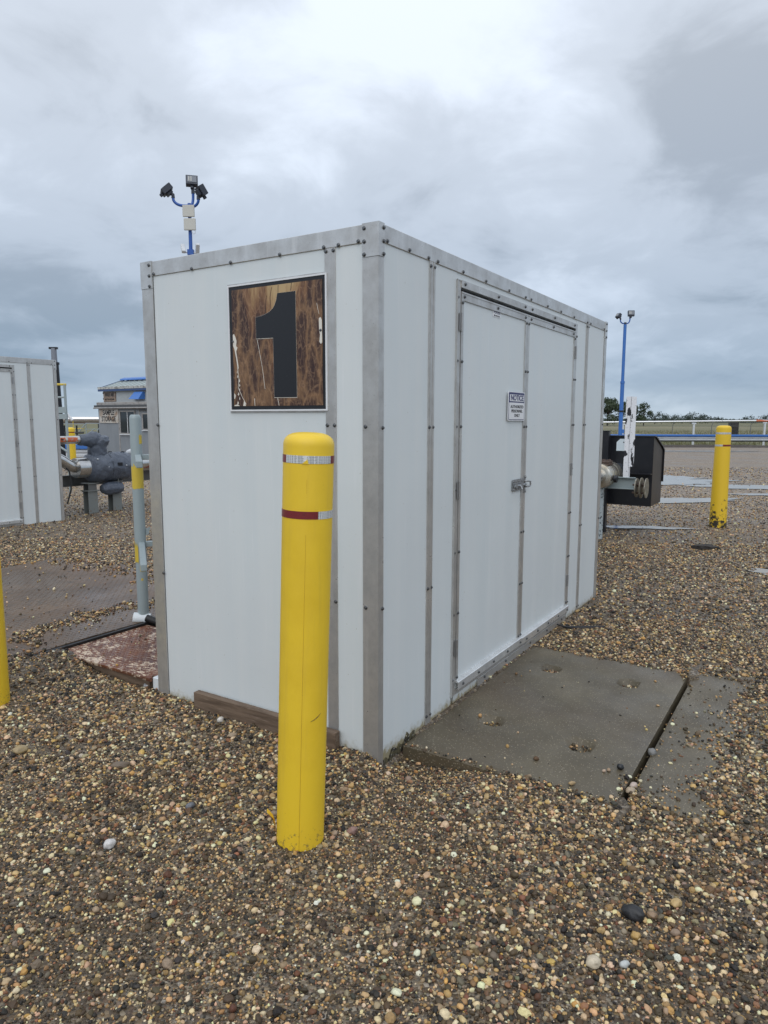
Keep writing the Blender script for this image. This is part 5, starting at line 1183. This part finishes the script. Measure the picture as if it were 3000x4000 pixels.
lum = cc.mean(1, keepdims=True); cc = lum+(cc-lum)*1.06; cc = cc*np.where(lum > .24, 1.06, np.where(lum < .1, .88, 1.05)); cc = cc*np.array([1.06, .955, .765]); cc = np.clip(cc, .010, .85)
rot = np.stack([g.normal(0, .35, n), g.normal(0, .35, n), g.uniform(0, 6.283, n)], 1)
me = bpy.data.meshes.new('gravel'); me.vertices.add(n); me.vertices.foreach_set('co', np.stack([px_, py_, pz_], 1).astype(np.float32).ravel())
a = me.attributes.new('pcol', 'FLOAT_COLOR', 'POINT'); a.data.foreach_set('color', np.concatenate([cc, np.ones((n, 1))], 1).astype(np.float32).ravel())
a = me.attributes.new('prot', 'FLOAT_VECTOR', 'POINT'); a.data.foreach_set('vector', rot.astype(np.float32).ravel())
a = me.attributes.new('pscl', 'FLOAT', 'POINT'); a.data.foreach_set('value', ps_.astype(np.float32))
a = me.attributes.new('pidx', 'INT', 'POINT'); a.data.foreach_set('value', g.integers(0, 9, n).astype(np.int32))
gv = link('gravel', me); tag(gv, label='loose multicoloured wet pebbles over the yard', kind='stuff')
ng = bpy.data.node_groups.new('pebble_scatter', 'GeometryNodeTree')
ng.interface.new_socket('Geometry', in_out='INPUT', socket_type='NodeSocketGeometry'); ng.interface.new_socket('Geometry', in_out='OUTPUT', socket_type='NodeSocketGeometry')
gi = ng.nodes.new('NodeGroupInput'); go = ng.nodes.new('NodeGroupOutput'); ip_ = ng.nodes.new('GeometryNodeInstanceOnPoints'); ci_ = ng.nodes.new('GeometryNodeCollectionInfo')
ci_.inputs['Collection'].default_value = pcol; ci_.inputs['Separate Children'].default_value = True; ci_.inputs['Reset Children'].default_value = True
def nattr(nm, ty):
    q = ng.nodes.new('GeometryNodeInputNamedAttribute'); q.data_type = ty; q.inputs['Name'].default_value = nm; return [o for o in q.outputs if o.enabled][0]
ng.links.new(gi.outputs[0], ip_.inputs['Points']); ng.links.new(ci_.outputs[0], ip_.inputs['Instance']); ip_.inputs['Pick Instance'].default_value = True
ng.links.new(nattr('pidx', 'INT'), ip_.inputs['Instance Index']); ng.links.new(nattr('prot', 'FLOAT_VECTOR'), ip_.inputs['Rotation']); ng.links.new(nattr('pscl', 'FLOAT'), ip_.inputs['Scale'])
ng.links.new(ip_.outputs[0], go.inputs[0])
md_ = gv.modifiers.new('pebbles', 'NODES'); md_.node_group = ng
print('pebbles', n)
